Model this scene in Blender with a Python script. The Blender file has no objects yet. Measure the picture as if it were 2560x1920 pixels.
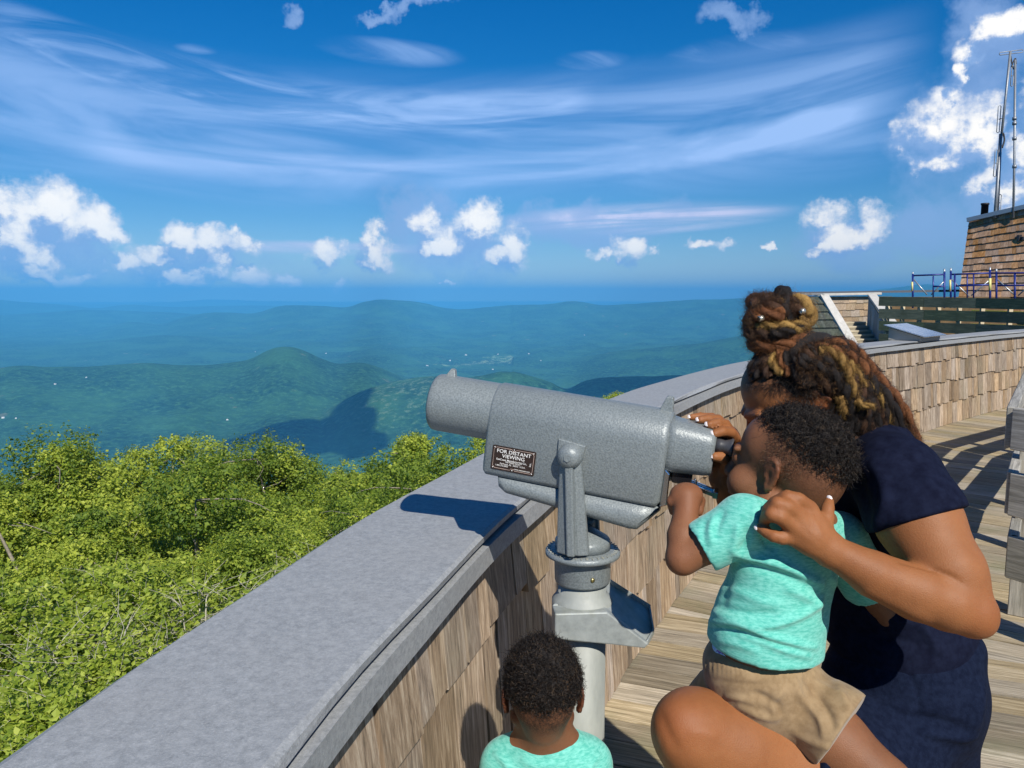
import bpy, bmesh, math, random
import numpy as np
from mathutils import Vector, Matrix, noise as mnoise
random.seed(7); RNG = np.random.default_rng(11)
SC = bpy.context.scene
COL = SC.collection
PI = math.pi
# ------------------------------------------------------------------ camera
F = 1900.0; H0 = 742.0; CZ = 1.6; TH = math.atan((960 - H0) / F)
def ray(px, py):
    x = (px - 1280) / F; y = -(py - 960) / F
    return np.array([x, math.cos(TH) + y * math.sin(TH), y * math.cos(TH) - math.sin(TH)])
def A(px, py, d): return np.array([0, 0, CZ]) + ray(px, py) * d
def onz(px, py, z):
    r = ray(px, py); return np.array([0, 0, CZ]) + r * ((z - CZ) / r[2])
def S(p, d): return p * d / F          # pixels -> metres at depth d
cam = bpy.data.cameras.new('camera'); camo = bpy.data.objects.new('camera', cam); COL.objects.link(camo)
camo.location = (0, 0, CZ); camo.rotation_euler = (PI / 2 - TH, 0, 0)
cam.sensor_width = 36; cam.lens = 36 * F / 2560; cam.clip_start = .05; cam.clip_end = 200000
SC.camera = camo
# ------------------------------------------------------------------ tagging
def tag(o, label=None, cat=None, group=None, kind=None):
    if label: o['label'] = label
    if cat: o['category'] = cat
    if group: o['group'] = group
    if kind: o['kind'] = kind
    return o
def empty(name, loc, label=None, cat=None, group=None):
    o = bpy.data.objects.new(name, None); COL.objects.link(o); o.location = loc
    o.empty_display_size = .1
    return tag(o, label, cat, group)
XF = [None]                       # resize applied to a finished thing (viewer, small child)
def resize(K, z0=1.6): XF[0] = Matrix.Translation((0, 0, z0 * (1 - K))) @ Matrix.Scale(K, 4) if K else None
def put(name, me, mat, parent=None):
    """link mesh (world coordinates) as one object, keeping world place under its parent"""
    if XF[0] is not None: me.transform(XF[0])
    o = bpy.data.objects.new(name, me); COL.objects.link(o)
    if mat is not None:
        for m in (mat if isinstance(mat, (list, tuple)) else [mat]): me.materials.append(m)
    if parent is not None:
        o.parent = parent
        o.matrix_parent_inverse = Matrix.Translation(-parent.location) if parent.type == 'EMPTY' else Matrix.Identity(4)
    return o
def mesh_np(name, V, Fq, smooth=True, attrs=None, uv=None, matidx=None):
    V = np.asarray(V, dtype=np.float32); Fq = np.asarray(Fq, dtype=np.int32)
    me = bpy.data.meshes.new(name); n = Fq.shape[1]
    me.vertices.add(len(V)); me.vertices.foreach_set('co', V.ravel())
    me.loops.add(Fq.size); me.loops.foreach_set('vertex_index', Fq.ravel())
    me.polygons.add(len(Fq)); me.polygons.foreach_set('loop_start', np.arange(0, Fq.size, n, dtype=np.int32))
    try: me.polygons.foreach_set('loop_total', np.full(len(Fq), n, dtype=np.int32))
    except Exception: pass
    if attrs:
        for k, (dom, arr) in attrs.items():
            arr = np.asarray(arr, dtype=np.float32)
            if arr.ndim == 1:
                a = me.attributes.new(k, 'FLOAT', dom); a.data.foreach_set('value', arr)
            else:
                a = me.attributes.new(k, 'FLOAT_COLOR', dom); a.data.foreach_set('color', np.c_[arr, np.ones(len(arr))].astype(np.float32).ravel())
    if uv is not None:
        l = me.uv_layers.new(name='UVMap'); l.data.foreach_set('uv', np.asarray(uv, dtype=np.float32).ravel())
    if matidx is not None: me.polygons.foreach_set('material_index', np.asarray(matidx, dtype=np.int32))
    me.update(calc_edges=True); me.validate()
    me.polygons.foreach_set('use_smooth', np.full(len(me.polygons), smooth, dtype=bool))
    return me
class MB:
    """collects polygons in world space, builds one mesh"""
    def __init__(s): s.v = []; s.f = []; s.c = []; s.uvs = []; s.sm = []
    def add(s, vs, fs, col=None, uvs=None, smooth=False):
        b = len(s.v); s.v += [tuple(float(q) for q in v) for v in vs]
        for i, f in enumerate(fs):
            s.f.append(tuple(b + k for k in f)); s.c.append(col if col is not None else 0.5)
            s.uvs.append(uvs[i] if uvs else [(0, 0)] * len(f)); s.sm.append(smooth)
        return s
    def box(s, c, size, M=None, col=None, taper=None):
        hx, hy, hz = [q / 2 for q in size]
        vs = [np.array([x * hx, y * hy, z * hz]) for z in (-1, 1) for y in (-1, 1) for x in (-1, 1)]
        if taper: vs = [np.array([v[0] * (taper if v[2] > 0 else 1), v[1] * (taper if v[2] > 0 else 1), v[2]]) for v in vs]
        if M is not None: vs = [np.array(M) @ v for v in vs]
        vs = [v + np.array(c) for v in vs]
        return s.add(vs, [(0, 2, 3, 1), (4, 5, 7, 6), (0, 1, 5, 4), (2, 6, 7, 3), (0, 4, 6, 2), (1, 3, 7, 5)], col)
    def beam(s, a, b, w, h, up=(0, 0, 1), col=None):
        a = np.array(a, float); b = np.array(b, float); x = b - a; L = np.linalg.norm(x); x /= L
        y = np.cross(up, x); y /= np.linalg.norm(y); z = np.cross(x, y)
        return s.box((a + b) / 2, (L, w, h), np.c_[x, y, z], col)
    def tube(s, pts, r, n=10, cap=True, col=None, closed=False):
        pts = [np.array(p, float) for p in pts]; m = len(pts)
        rs = r if isinstance(r, (list, tuple, np.ndarray)) else [r] * m
        vs = []; up = None
        for i, p in enumerate(pts):
            if closed: t = pts[(i + 1) % m] - pts[i - 1]
            else: t = pts[min(i + 1, m - 1)] - pts[max(i - 1, 0)]
            t = t / (np.linalg.norm(t) + 1e-12)
            if up is None:
                up = np.cross(t, (0, 0, 1) if abs(t[2]) < .9 else (1, 0, 0))
            up = up - t * np.dot(up, t); up /= np.linalg.norm(up) + 1e-12
            w = np.cross(t, up)
            for k in range(n):
                a = 2 * PI * k / n; vs.append(p + rs[i] * (math.cos(a) * up + math.sin(a) * w))
        fs = []
        for i in range(m if closed else m - 1):
            j = (i + 1) % m
            for k in range(n):
                fs.append((i * n + k, i * n + (k + 1) % n, j * n + (k + 1) % n, j * n + k))
        s.add(vs, fs, col, smooth=True)
        if cap and not closed:
            b = len(s.v) - len(vs)
            for idx in (list(range(n))[::-1], [(m - 1) * n + k for k in range(n)]):
                s.f.append(tuple(b + q for q in idx)); s.c.append(col if col is not None else .5); s.uvs.append([(0, 0)] * n); s.sm.append(False)
        return s
    def lathe(s, prof, o, ax, n=40, col=None, smooth=True, seam=None):
        """prof: list of (radius, height) about axis ax from o"""
        o = np.array(o, float); ax = np.array(ax, float); ax /= np.linalg.norm(ax)
        u = np.cross(ax, (0, 1, 0) if abs(ax[1]) < .9 else (1, 0, 0)); u /= np.linalg.norm(u); w = np.cross(ax, u)
        vs = []; 
        for r, h in prof:
            for k in range(n):
                a = 2 * PI * k / n; vs.append(o + ax * h + r * (math.cos(a) * u + math.sin(a) * w))
        fs = []
        for i in range(len(prof) - 1):
            for k in range(n): fs.append((i * n + k, i * n + (k + 1) % n, (i + 1) * n + (k + 1) % n, (i + 1) * n + k))
        return s.add(vs, fs, col, smooth=smooth)
    def prism(s, loop, off, col=None):
        loop = [np.array(p, float) for p in loop]; off = np.array(off, float); n = len(loop)
        vs = loop + [p + off for p in loop]
        fs = [tuple(range(n))[::-1], tuple(range(n, 2 * n))] + [(i, (i + 1) % n, n + (i + 1) % n, n + i) for i in range(n)]
        return s.add(vs, fs, col)
    def build(s, name, mat, parent=None, bevel=0, seg=2, autosmooth=None):
        me = bpy.data.meshes.new(name); me.from_pydata(s.v, [], s.f)
        me.polygons.foreach_set('use_smooth', np.array(s.sm, dtype=bool))
        a = me.attributes.new('tone', 'FLOAT', 'FACE'); a.data.foreach_set('value', np.array(s.c, dtype=np.float32))
        l = me.uv_layers.new(name='UVMap'); l.data.foreach_set('uv', np.array([q for u in s.uvs for q in u], dtype=np.float32).ravel())
        bm = bmesh.new(); bm.from_mesh(me); bmesh.ops.recalc_face_normals(bm, faces=bm.faces); bm.to_mesh(me); bm.free()
        o = put(name, me, mat, parent)
        if bevel:
            m = o.modifiers.new('bevel', 'BEVEL'); m.width = bevel; m.segments = seg; m.limit_method = 'ANGLE'; m.angle_limit = math.radians(40)
            m.harden_normals = False
        return o
# ------------------------------------------------------------------ signed distance modelling
class Field:
    def __init__(s, lo, hi, res):
        s.lo = np.array(lo, float); s.res = res
        s.n = np.ceil((np.array(hi, float) - s.lo) / res).astype(int) + 1
        s.f = np.full(s.n, .06, dtype=np.float32)
    def sub(s, lo, hi):
        a = np.clip(np.floor((np.array(lo) - s.lo) / s.res).astype(int), 0, s.n); b = np.clip(np.ceil((np.array(hi) - s.lo) / s.res).astype(int) + 1, 0, s.n)
        if (b <= a).any(): return None
        g = [(s.lo[i] + s.res * np.arange(a[i], b[i])).astype(np.float32) for i in range(3)]
        return (slice(a[0], b[0]), slice(a[1], b[1]), slice(a[2], b[2])), g[0][:, None, None], g[1][None, :, None], g[2][None, None, :]
    def comb(s, fn, lo, hi, k, op='u'):
        m = k + 4 * s.res
        q = s.sub(np.array(lo) - m, np.array(hi) + m)
        if q is None: return
        sl, X, Y, Z = q; d = fn(X, Y, Z).astype(np.float32); a = s.f[sl]
        if op == 'u':
            if k > 0:
                h = np.clip(.5 + .5 * (d - a) / k, 0, 1); s.f[sl] = d + (a - d) * h - k * h * (1 - h)
            else: s.f[sl] = np.minimum(a, d)
        elif op == 's':
            if k > 0:
                h = np.clip(.5 - .5 * (-d - a) / k, 0, 1); s.f[sl] = (-d) * (1 - h) + a * h + k * h * (1 - h)
            else: s.f[sl] = np.maximum(a, -d)
    def cone(s, a, b, ra, rb, k=.01, op='u'):
        a = np.array(a, float); b = np.array(b, float); ab = b - a; L = max((ab ** 2).sum(), 1e-12)
        def fn(X, Y, Z):
            t = np.clip(((X - a[0]) * ab[0] + (Y - a[1]) * ab[1] + (Z - a[2]) * ab[2]) / L, 0, 1)
            return np.sqrt((X - a[0] - t * ab[0]) ** 2 + (Y - a[1] - t * ab[1]) ** 2 + (Z - a[2] - t * ab[2]) ** 2) - (ra + (rb - ra) * t)
        R = max(ra, rb); s.comb(fn, np.minimum(a, b) - R, np.maximum(a, b) + R, k, op)
    def chain(s, pts, rs, k=.01, op='u'):
        for i in range(len(pts) - 1): s.cone(pts[i], pts[i + 1], rs[i], rs[i + 1], k, op)
    def ell(s, c, r, M=None, k=.01, op='u'):
        c = np.array(c, float); r = np.array(r, float); M = np.eye(3) if M is None else np.array(M)
        def fn(X, Y, Z):
            x, y, z = X - c[0], Y - c[1], Z - c[2]
            u = [(x * M[0, i] + y * M[1, i] + z * M[2, i]) for i in range(3)]
            k0 = np.sqrt(sum((u[i] / r[i]) ** 2 for i in range(3))); k1 = np.sqrt(sum((u[i] / r[i] ** 2) ** 2 for i in range(3))) + 1e-9
            return k0 * (k0 - 1) / k1
        ext = np.sqrt(((M * r[None, :]) ** 2).sum(1)); s.comb(fn, c - ext, c + ext, k, op)
    def cut(s, p, n, k=0):
        """remove the half space on the side n points to"""
        p = np.array(p, float); n = np.array(n, float); n /= np.linalg.norm(n)
        X, Y, Z = [(s.lo[i] + s.res * np.arange(s.n[i])).astype(np.float32) for i in range(3)]
        d = (X - p[0])[:, None, None] * n[0] + (Y - p[1])[None, :, None] * n[1] + (Z - p[2])[None, None, :] * n[2]
        s.f = np.maximum(s.f, d.astype(np.float32))
    def mesh(s):
        f = s.f; ins = f < 0
        c = [ins[i:f.shape[0] - 1 + i, j:f.shape[1] - 1 + j, k:f.shape[2] - 1 + k] for i in (0, 1) for j in (0, 1) for k in (0, 1)]
        anyi = np.logical_or.reduce(c); alli = np.logical_and.reduce(c)
        I = np.argwhere(anyi & ~alli); idx = np.full(anyi.shape, -1, dtype=np.int32); idx[I[:, 0], I[:, 1], I[:, 2]] = np.arange(len(I))
        cn = [(i, j, k) for i in (0, 1) for j in (0, 1) for k in (0, 1)]
        val = np.stack([f[I[:, 0] + i, I[:, 1] + j, I[:, 2] + k] for i, j, k in cn], 1)
        acc = np.zeros((len(I), 3)); cnt = np.zeros(len(I))
        for e0 in range(8):
            for bit in (4, 2, 1):
                if e0 & bit: continue
                e1 = e0 | bit; a = val[:, e0]; b = val[:, e1]; m = (a < 0) != (b < 0)
                t = np.where(m, a / np.where(m, a - b, 1), 0); p0 = np.array(cn[e0], float); p1 = np.array(cn[e1], float)
                acc += m[:, None] * (p0 + t[:, None] * (p1 - p0)); cnt += m
        V = s.lo + s.res * (I + acc / cnt[:, None])
        Q = []
        for ax in range(3):
            sl0 = [slice(None)] * 3; sl1 = [slice(None)] * 3; sl0[ax] = slice(0, -1); sl1[ax] = slice(1, None)
            a = ins[tuple(sl0)]; b = ins[tuple(sl1)]; E = np.argwhere(a != b)
            u, v = (ax + 1) % 3, (ax + 2) % 3
            E = E[(E[:, u] > 0) & (E[:, v] > 0) & (E[:, u] < f.shape[u] - 1) & (E[:, v] < f.shape[v] - 1)]
            def cell(du, dv):
                q = E.copy(); q[:, u] -= du; q[:, v] -= dv; return idx[q[:, 0], q[:, 1], q[:, 2]]
            quad = np.stack([cell(1, 1), cell(0, 1), cell(0, 0), cell(1, 0)], 1)
            fl = ~a[E[:, 0], E[:, 1], E[:, 2]]; quad[fl] = quad[fl][:, ::-1]; Q.append(quad)
        Q = np.concatenate(Q); Q = Q[(Q >= 0).all(1)]
        return V, Q
def vnormals(V, Q):
    n = np.cross(V[Q[:, 2]] - V[Q[:, 0]], V[Q[:, 3]] - V[Q[:, 1]]); N = np.zeros_like(V)
    for i in range(4): np.add.at(N, Q[:, i], n)
    return N / (np.linalg.norm(N, axis=1, keepdims=True) + 1e-12)
def relax(V, Q, it=2, lam=.5):
    for _ in range(it):
        acc = np.zeros_like(V); c = np.zeros(len(V))
        for i in range(4):
            for j in ((i + 1) % 4, (i - 1) % 4):
                np.add.at(acc, Q[:, i], V[Q[:, j]]); np.add.at(c, Q[:, i], 1)
        V = V + lam * (acc / np.maximum(c, 1)[:, None] - V)
    return V
def unit(v): v = np.array(v, float); return v / np.linalg.norm(v)
def frame(x, up=(0, 0, 1)):
    x = unit(x); y = unit(np.cross(up, x)); z = np.cross(x, y); return np.c_[x, y, z]
def gauss(P, c, r): return np.exp(-((P - np.array(c)) ** 2).sum(1) / (2 * r * r))
def crom(pts, n):
    P = np.array(pts, float); m = len(P); out = []
    for t in np.linspace(0, m - 1 - 1e-6, n):
        i = int(t); u = t - i; p0 = P[max(i - 1, 0)]; p1 = P[i]; p2 = P[min(i + 1, m - 1)]; p3 = P[min(i + 2, m - 1)]
        out.append(.5 * ((2 * p1) + (-p0 + p2) * u + (2 * p0 - 5 * p1 + 4 * p2 - p3) * u * u + (-p0 + 3 * p1 - 3 * p2 + p3) * u ** 3))
    return np.array(out)
# ------------------------------------------------------------------ materials
class MT:
    def __init__(s, name):
        s.m = bpy.data.materials.new(name); s.m.use_nodes = True; s.t = s.m.node_tree; s.b = s.t.nodes['Principled BSDF']; s.out = s.t.nodes['Material Output']
    def n(s, typ, **kw):
        x = s.t.nodes.new(typ)
        for k, v in kw.items():
            if k in x.inputs.keys() if isinstance(k, str) else False: pass
            setattr(x, k, v)
        return x
    def l(s, a, b): s.t.links.new(a, b)
    def sett(s, **kw):
        for k, v in kw.items(): s.b.inputs[k.replace('_', ' ')].default_value = v
        return s
    def coord(s, kind='Object', scale=(1, 1, 1)):
        tc = s.n('ShaderNodeTexCoord'); mp = s.n('ShaderNodeMapping'); mp.inputs['Scale'].default_value = scale; s.l(tc.outputs[kind], mp.inputs[0]); return mp.outputs[0]
    def noise(s, vec, scale, detail=4, rough=.55, dist=0):
        x = s.n('ShaderNodeTexNoise'); x.inputs['Scale'].default_value = scale; x.inputs['Detail'].default_value = detail
        x.inputs['Roughness'].default_value = rough; x.inputs['Distortion'].default_value = dist; s.l(vec, x.inputs['Vector']); return x.outputs['Fac']
    def ramp(s, fac, stops, interp='LINEAR'):
        x = s.n('ShaderNodeValToRGB'); x.color_ramp.interpolation = interp; e = x.color_ramp.elements
        while len(e) > 1: e.remove(e[-1])
        e[0].position = stops[0][0]; e[0].color = (*stops[0][1], 1)
        for p, c in stops[1:]:
            q = e.new(p); q.color = (*c, 1)
        s.l(fac, x.inputs[0]); return x.outputs[0]
    def mix(s, fac, a, b, mode='MIX'):
        x = s.n('ShaderNodeMix'); x.data_type = 'RGBA'; x.blend_type = mode
        for sock, v in ((x.inputs[0], fac), (x.inputs[6], a), (x.inputs[7], b)):
            if isinstance(v, (int, float)): sock.default_value = v
            elif isinstance(v, tuple): sock.default_value = (*v, 1)
            else: s.l(v, sock)
        return x.outputs[2]
    def math(s, op, a, b=None, c=None, clamp=False):
        x = s.n('ShaderNodeMath'); x.operation = op; x.use_clamp = clamp
        for i, v in enumerate((a, b, c)):
            if v is None: continue
            if isinstance(v, (int, float)): x.inputs[i].default_value = v
            else: s.l(v, x.inputs[i])
        return x.outputs[0]
    def attr(s, name, out='Fac'):
        x = s.n('ShaderNodeAttribute'); x.attribute_name = name; return x.outputs[out]
    def bump(s, h, strength=.3, dist=.001, normal=None):
        x = s.n('ShaderNodeBump'); x.inputs['Strength'].default_value = strength; x.inputs['Distance'].default_value = dist
        s.l(h, x.inputs['Height'])
        if normal is not None: s.l(normal, x.inputs['Normal'])
        s.l(x.outputs[0], s.b.inputs['Normal']); return x.outputs[0]
    def base(s, c):
        if isinstance(c, tuple): s.b.inputs['Base Color'].default_value = (*c, 1)
        else: s.l(c, s.b.inputs['Base Color'])
        return s
def simple(name, col, rough=.6, metal=0, nscale=None, amt=.15, bump=None):
    M = MT(name); M.sett(Roughness=rough, Metallic=metal)
    if nscale:
        v = M.coord(); f = M.noise(v, nscale, 5)
        lo = tuple(q * (1 - amt) for q in col); hi = tuple(min(1, q * (1 + amt)) for q in col)
        M.base(M.ramp(f, [(.3, lo), (.7, hi)]))
        if bump: M.bump(f, .5, bump)
    else: M.base(col)
    return M.m
def wood(name, dark, mid, light, grain=(70, 70, 4), scale=1, kind='Object', stain=None, stainamt=.5, bump=.0012, rough=.8, vargrain=1):
    """weathered boards: grain stretched along one axis, a tone per board"""
    M = MT(name); M.sett(Roughness=rough); v = M.coord(kind, grain)
    tone = M.attr('tone')
    off = M.n('ShaderNodeVectorMath'); off.operation = 'ADD'; M.l(v, off.inputs[0])
    cv = M.n('ShaderNodeCombineXYZ'); M.l(M.math('MULTIPLY', tone, 37), cv.inputs[0]); M.l(M.math('MULTIPLY', tone, 91), cv.inputs[1]); M.l(M.math('MULTIPLY', tone, 53), cv.inputs[2]); M.l(cv.outputs[0], off.inputs[1])
    f = M.noise(off.outputs[0], scale, 6, .65, .6); f2 = M.noise(off.outputs[0], scale * 3.1, 5, .7)
    g = M.math('ADD', M.math('MULTIPLY', f, .65), M.math('MULTIPLY', f2, .35))
    c = M.ramp(g, [(.33, dark), (.5, mid), (.64, light)])
    t2 = M.math('MULTIPLY_ADD', tone, .9 * vargrain, 1 - .45 * vargrain)
    hs = M.n('ShaderNodeHueSaturation'); M.l(c, hs.inputs['Color']); M.l(t2, hs.inputs['Value'])
    wn = M.n('ShaderNodeTexWhiteNoise'); wn.noise_dimensions = '1D'; M.l(M.math('MULTIPLY', tone, 977), wn.inputs['W'])
    M.l(M.math('MULTIPLY_ADD', wn.outputs[0], .5, .72), hs.inputs['Saturation']); c = hs.outputs[0]
    big = M.noise(M.coord('Object', (1, 1, 1)), 2.2, 5, .6)
    if stain: c = M.mix(M.math('MULTIPLY', M.ramp(big, [(.5, (0, 0, 0)), (.68, (1, 1, 1))]), stainamt), c, stain)
    M.base(c); M.bump(g, .8, bump)
    return M.m
# ================================================================== LIGHT, SKY, TERRAIN
SUN_AZ, SUN_EL = math.radians(162), math.radians(42)     # azimuth from +Y towards +X
SUND = np.array([math.sin(SUN_AZ) * math.cos(SUN_EL), math.cos(SUN_AZ) * math.cos(SUN_EL), math.sin(SUN_EL)])
sl = bpy.data.lights.new('sun', 'SUN'); sl.energy = 4.6; sl.angle = math.radians(.53); sl.color = (1, .95, .86)
so = bpy.data.objects.new('sun', sl); COL.objects.link(so); so.rotation_euler = Vector(SUND).to_track_quat('Z', 'Y').to_euler()
SC.view_settings.view_transform = 'Standard'; SC.view_settings.look = 'None'; SC.view_settings.exposure = 0.3; SC.view_settings.gamma = 1
SC.view_settings.use_curve_mapping = False
SC.cycles.use_denoising = True
SC.cycles.max_bounces = 6; SC.cycles.diffuse_bounces = 3; SC.cycles.glossy_bounces = 2; SC.cycles.volume_bounces = 0; SC.cycles.transparent_max_bounces = 8
SC.cycles.sample_clamp_indirect = 6
W = bpy.data.worlds.new('World'); SC.world = W; W.use_nodes = True; wt = W.node_tree
for n_ in list(wt.nodes): wt.nodes.remove(n_)
class WT(MT):
    def __init__(s, tree): s.t = tree
w = WT(wt)
sky = w.n('ShaderNodeTexSky'); sky.sky_type = 'NISHITA'; sky.sun_disc = False; sky.sun_elevation = SUN_EL; sky.sun_rotation = SUN_AZ
sky.altitude = 1450; sky.air_density = 1.0; sky.dust_density = .25; sky.ozone_density = 4.5
def dirang(px, py):
    r = ray(px, py); return math.atan2(r[0], r[1]), math.atan2(r[2], math.hypot(r[0], r[1]))
# --- node group: direction -> (azimuth, elevation)
tc = w.n('ShaderNodeTexCoord'); sp = w.n('ShaderNodeSeparateXYZ'); w.l(tc.outputs['Generated'], sp.inputs[0])
az = w.math('ARCTAN2', sp.outputs[0], sp.outputs[1]); el = w.math('ARCSINE', sp.outputs[2])
# --- cumulus: blobs in the sky dome, broken up by noise; the same field is read twice for relief
CUM = [  # px, py, rx, ry (photo pixels), as sky angles below
 (20, 595, 160, 74), (115, 530, 84, 80), (200, 578, 92, 70), (50, 560, 120, 70), (60, 650, 105, 30), (110, 690, 120, 22),
 (290, 600, 45, 22), (455, 600, 58, 30), (560, 615, 60, 28), (600, 610, 30, 22), (340, 665, 45, 22), (470, 690, 90, 26), (540, 660, 50, 26), (640, 690, 36, 24), (725, 700, 40, 16), (400, 640, 60, 18),
 (822, 632, 36, 30), (935, 575, 26, 32), (945, 620, 30, 36), (920, 655, 22, 20), (1195, 560, 58, 48), (1285, 618, 34, 52), (1240, 645, 50, 24), (1100, 625, 48, 20), (1070, 560, 30, 36), (1160, 600, 60, 46),
 (843, 716, 22, 7), (1500, 632, 30, 14), (1580, 628, 40, 26), (1640, 632, 14, 12), (1740, 612, 30, 12), (1800, 612, 30, 14), (1920, 604, 12, 10),
 (2040, 535, 52, 34), (2090, 570, 50, 46), (2185, 550, 55, 38), (2140, 590, 60, 30), (2060, 610, 28, 14), (1122, 706, 12, 6),
 (2360, 305, 82, 60), (2440, 320, 60, 70), (2400, 350, 80, 50), (2415, 130, 30, 34), (2395, 185, 22, 28), (2500, 75, 42, 34), (2550, 60, 40, 34), (2440, 450, 36, 44), (2545, 480, 50, 50), (2555, 380, 40, 40), (2330, 395, 60, 22),
 (3710, 33, 12, 4), (2650, 200, 90, 120), (-80, 600, 120, 80)]
DIM = [(1045, 14, 60, 24), (1840, 8, 80, 32), (700, 12, 40, 26), (955, 2, 50, 20), (2420, 330, 190, 190), (2330, 560, 180, 70), (2480, 150, 120, 130), (180, 630, 240, 56), (470, 640, 220, 60), (1170, 610, 130, 70), (2110, 570, 130, 70), (2540, 520, 130, 160), (1060, 545, 60, 50), (1420, 560, 300, 40)]
def field_group(name, blobs, warp, nsc, stretch=1.0):
    g = bpy.data.node_groups.new(name, 'ShaderNodeTree'); t = WT(g)
    g.interface.new_socket('az', in_out='INPUT', socket_type='NodeSocketFloat'); g.interface.new_socket('el', in_out='INPUT', socket_type='NodeSocketFloat')
    g.interface.new_socket('f', in_out='OUTPUT', socket_type='NodeSocketFloat')
    gi = t.n('NodeGroupInput'); go = t.n('NodeGroupOutput')
    cv = t.n('ShaderNodeCombineXYZ'); t.l(gi.outputs[0], cv.inputs[0]); t.l(t.math('MULTIPLY', gi.outputs[1], stretch), cv.inputs[1]); v = cv.outputs[0]
    n1 = t.noise(v, nsc, 8, .62); acc = None
    wn = t.n('ShaderNodeTexNoise'); wn.inputs['Scale'].default_value = nsc * .7; wn.inputs['Detail'].default_value = 6; wn.inputs['Roughness'].default_value = .62; t.l(v, wn.inputs['Vector'])
    ws = t.n('ShaderNodeSeparateXYZ'); t.l(wn.outputs['Color'], ws.inputs[0])
    AZ_ = t.math('MULTIPLY_ADD', t.math('SUBTRACT', ws.outputs[0], .5), 2.2 / nsc, gi.outputs[0]); EL_ = t.math('MULTIPLY_ADD', t.math('SUBTRACT', ws.outputs[1], .5), 1.7 / nsc, gi.outputs[1])
    for (px, py, rx, ry) in blobs:
        a0, e0 = dirang(px, py); a1, _ = dirang(px + rx, py); _, e1 = dirang(px, py - ry)
        ra, re = abs(a1 - a0), abs(e1 - e0)
        x = t.math('MULTIPLY', t.math('SUBTRACT', AZ_, a0), 1 / ra); y = t.math('MULTIPLY', t.math('SUBTRACT', EL_, e0), 1 / re)
        d = t.math('SUBTRACT', 1, t.math('MULTIPLY_ADD', x, x, t.math('MULTIPLY', y, y)))
        acc = d if acc is None else t.math('SMOOTH_MAX', acc, d, .5)
    f = t.math('MULTIPLY_ADD', t.math('SUBTRACT', n1, .5), warp, acc)
    t.l(f, go.inputs[0]); return g
gc = field_group('cumulus', CUM, 5.2, 26); gd = field_group('cloud_haze', DIM, 3.2, 9)
def use(g, da=0, de=0):
    x = w.n('ShaderNodeGroup'); x.node_tree = g
    w.l(w.math('ADD', az, da) if da else az, x.inputs[0]); w.l(w.math('ADD', el, de) if de else el, x.inputs[1]); return x.outputs[0]
def sstep(x, a, b):
    m = w.n('ShaderNodeMapRange'); m.interpolation_type = 'SMOOTHSTEP'; w.l(x, m.inputs[0]); m.inputs[1].default_value = a; m.inputs[2].default_value = b; return m.outputs[0]
fc = use(gc); fs = use(gc, .010, .024)
cov = sstep(fc, -1.1, .75)
relief = sstep(w.math('SUBTRACT', fc, fs), -.75, 1.0)
body = sstep(fc, -.4, 1.3)
fd = use(gd); covd = w.math('MULTIPLY', sstep(fd, -.8, 1.2), .72)
# --- cirrus: long thin streaks, layered soft bands
def streak(ka, ke, tilt, seed, lo, hi):
    u = w.math('MULTIPLY_ADD', el, 1.0, w.math('MULTIPLY', az, tilt))
    cv = w.n('ShaderNodeCombineXYZ'); w.l(w.math('MULTIPLY', az, ka), cv.inputs[0]); w.l(w.math('MULTIPLY', u, ke), cv.inputs[1]); cv.inputs[2].default_value = seed
    return sstep(w.noise(cv.outputs[0], 1, 7, .58, .9), lo, hi)
def band(px, py, rx, ry, tilt=0, soft=1.0):
    a0, e0 = dirang(px, py); a1, _ = dirang(px + rx, py); _, e1 = dirang(px, py - ry); ra, re = abs(a1 - a0), abs(e1 - e0)
    da = w.math('SUBTRACT', az, a0); de = w.math('SUBTRACT', w.math('SUBTRACT', el, e0), w.math('MULTIPLY', da, tilt))
    x = w.math('MULTIPLY', da, 1 / ra); y = w.math('MULTIPLY', de, 1 / re)
    return sstep(w.math('SUBTRACT', 1, w.math('MULTIPLY_ADD', x, x, w.math('MULTIPLY', y, y))), 0, soft)
s1 = streak(2.2, 16, -.12, 3.1, .36, .68); s2 = streak(5, 26, .22, 9.4, .4, .7); s3 = streak(3, 40, -.05, 17.2, .42, .66)
def mx(a, b): return w.math('MAXIMUM', a, b)
wisps = mx(mx(band(980, 130, 200, 40, -.05), band(1480, 150, 105, 28)), mx(band(490, 122, 60, 16), band(1860, 115, 220, 40, .05)))
low = mx(band(1600, 546, 430, 48, .03), band(800, 620, 360, 22))
def bowl(px0, c_, y0, y1, x0, x1, soft=.35):
    """a shallow bowl shaped sheet of cirrus between two heights; returns mask and its own (along, across) coordinates"""
    a0, _ = dirang(px0, 400); dz = w.math('SUBTRACT', az, a0); u = w.math('SUBTRACT', el, w.math('MULTIPLY', w.math('MULTIPLY', dz, dz), c_))
    _, e0 = dirang(px0, y0); _, e1 = dirang(px0, y1); m_, h_ = (e0 + e1) / 2, abs(e0 - e1) / 2; ax_, _ = dirang(x0, 400); bx_, _ = dirang(x1, 400)
    v_ = w.math('MULTIPLY', w.math('SUBTRACT', u, m_), 1 / h_); x_ = w.math('MULTIPLY', w.math('SUBTRACT', az, (ax_ + bx_) / 2), 2 / (bx_ - ax_)); x2 = w.math('MULTIPLY', x_, x_)
    return w.math('MULTIPLY', sstep(w.math('SUBTRACT', 1, w.math('MULTIPLY', v_, v_)), 0, soft * 2), sstep(w.math('SUBTRACT', 1, w.math('MULTIPLY', x2, x2)), 0, .5)), u
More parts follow.
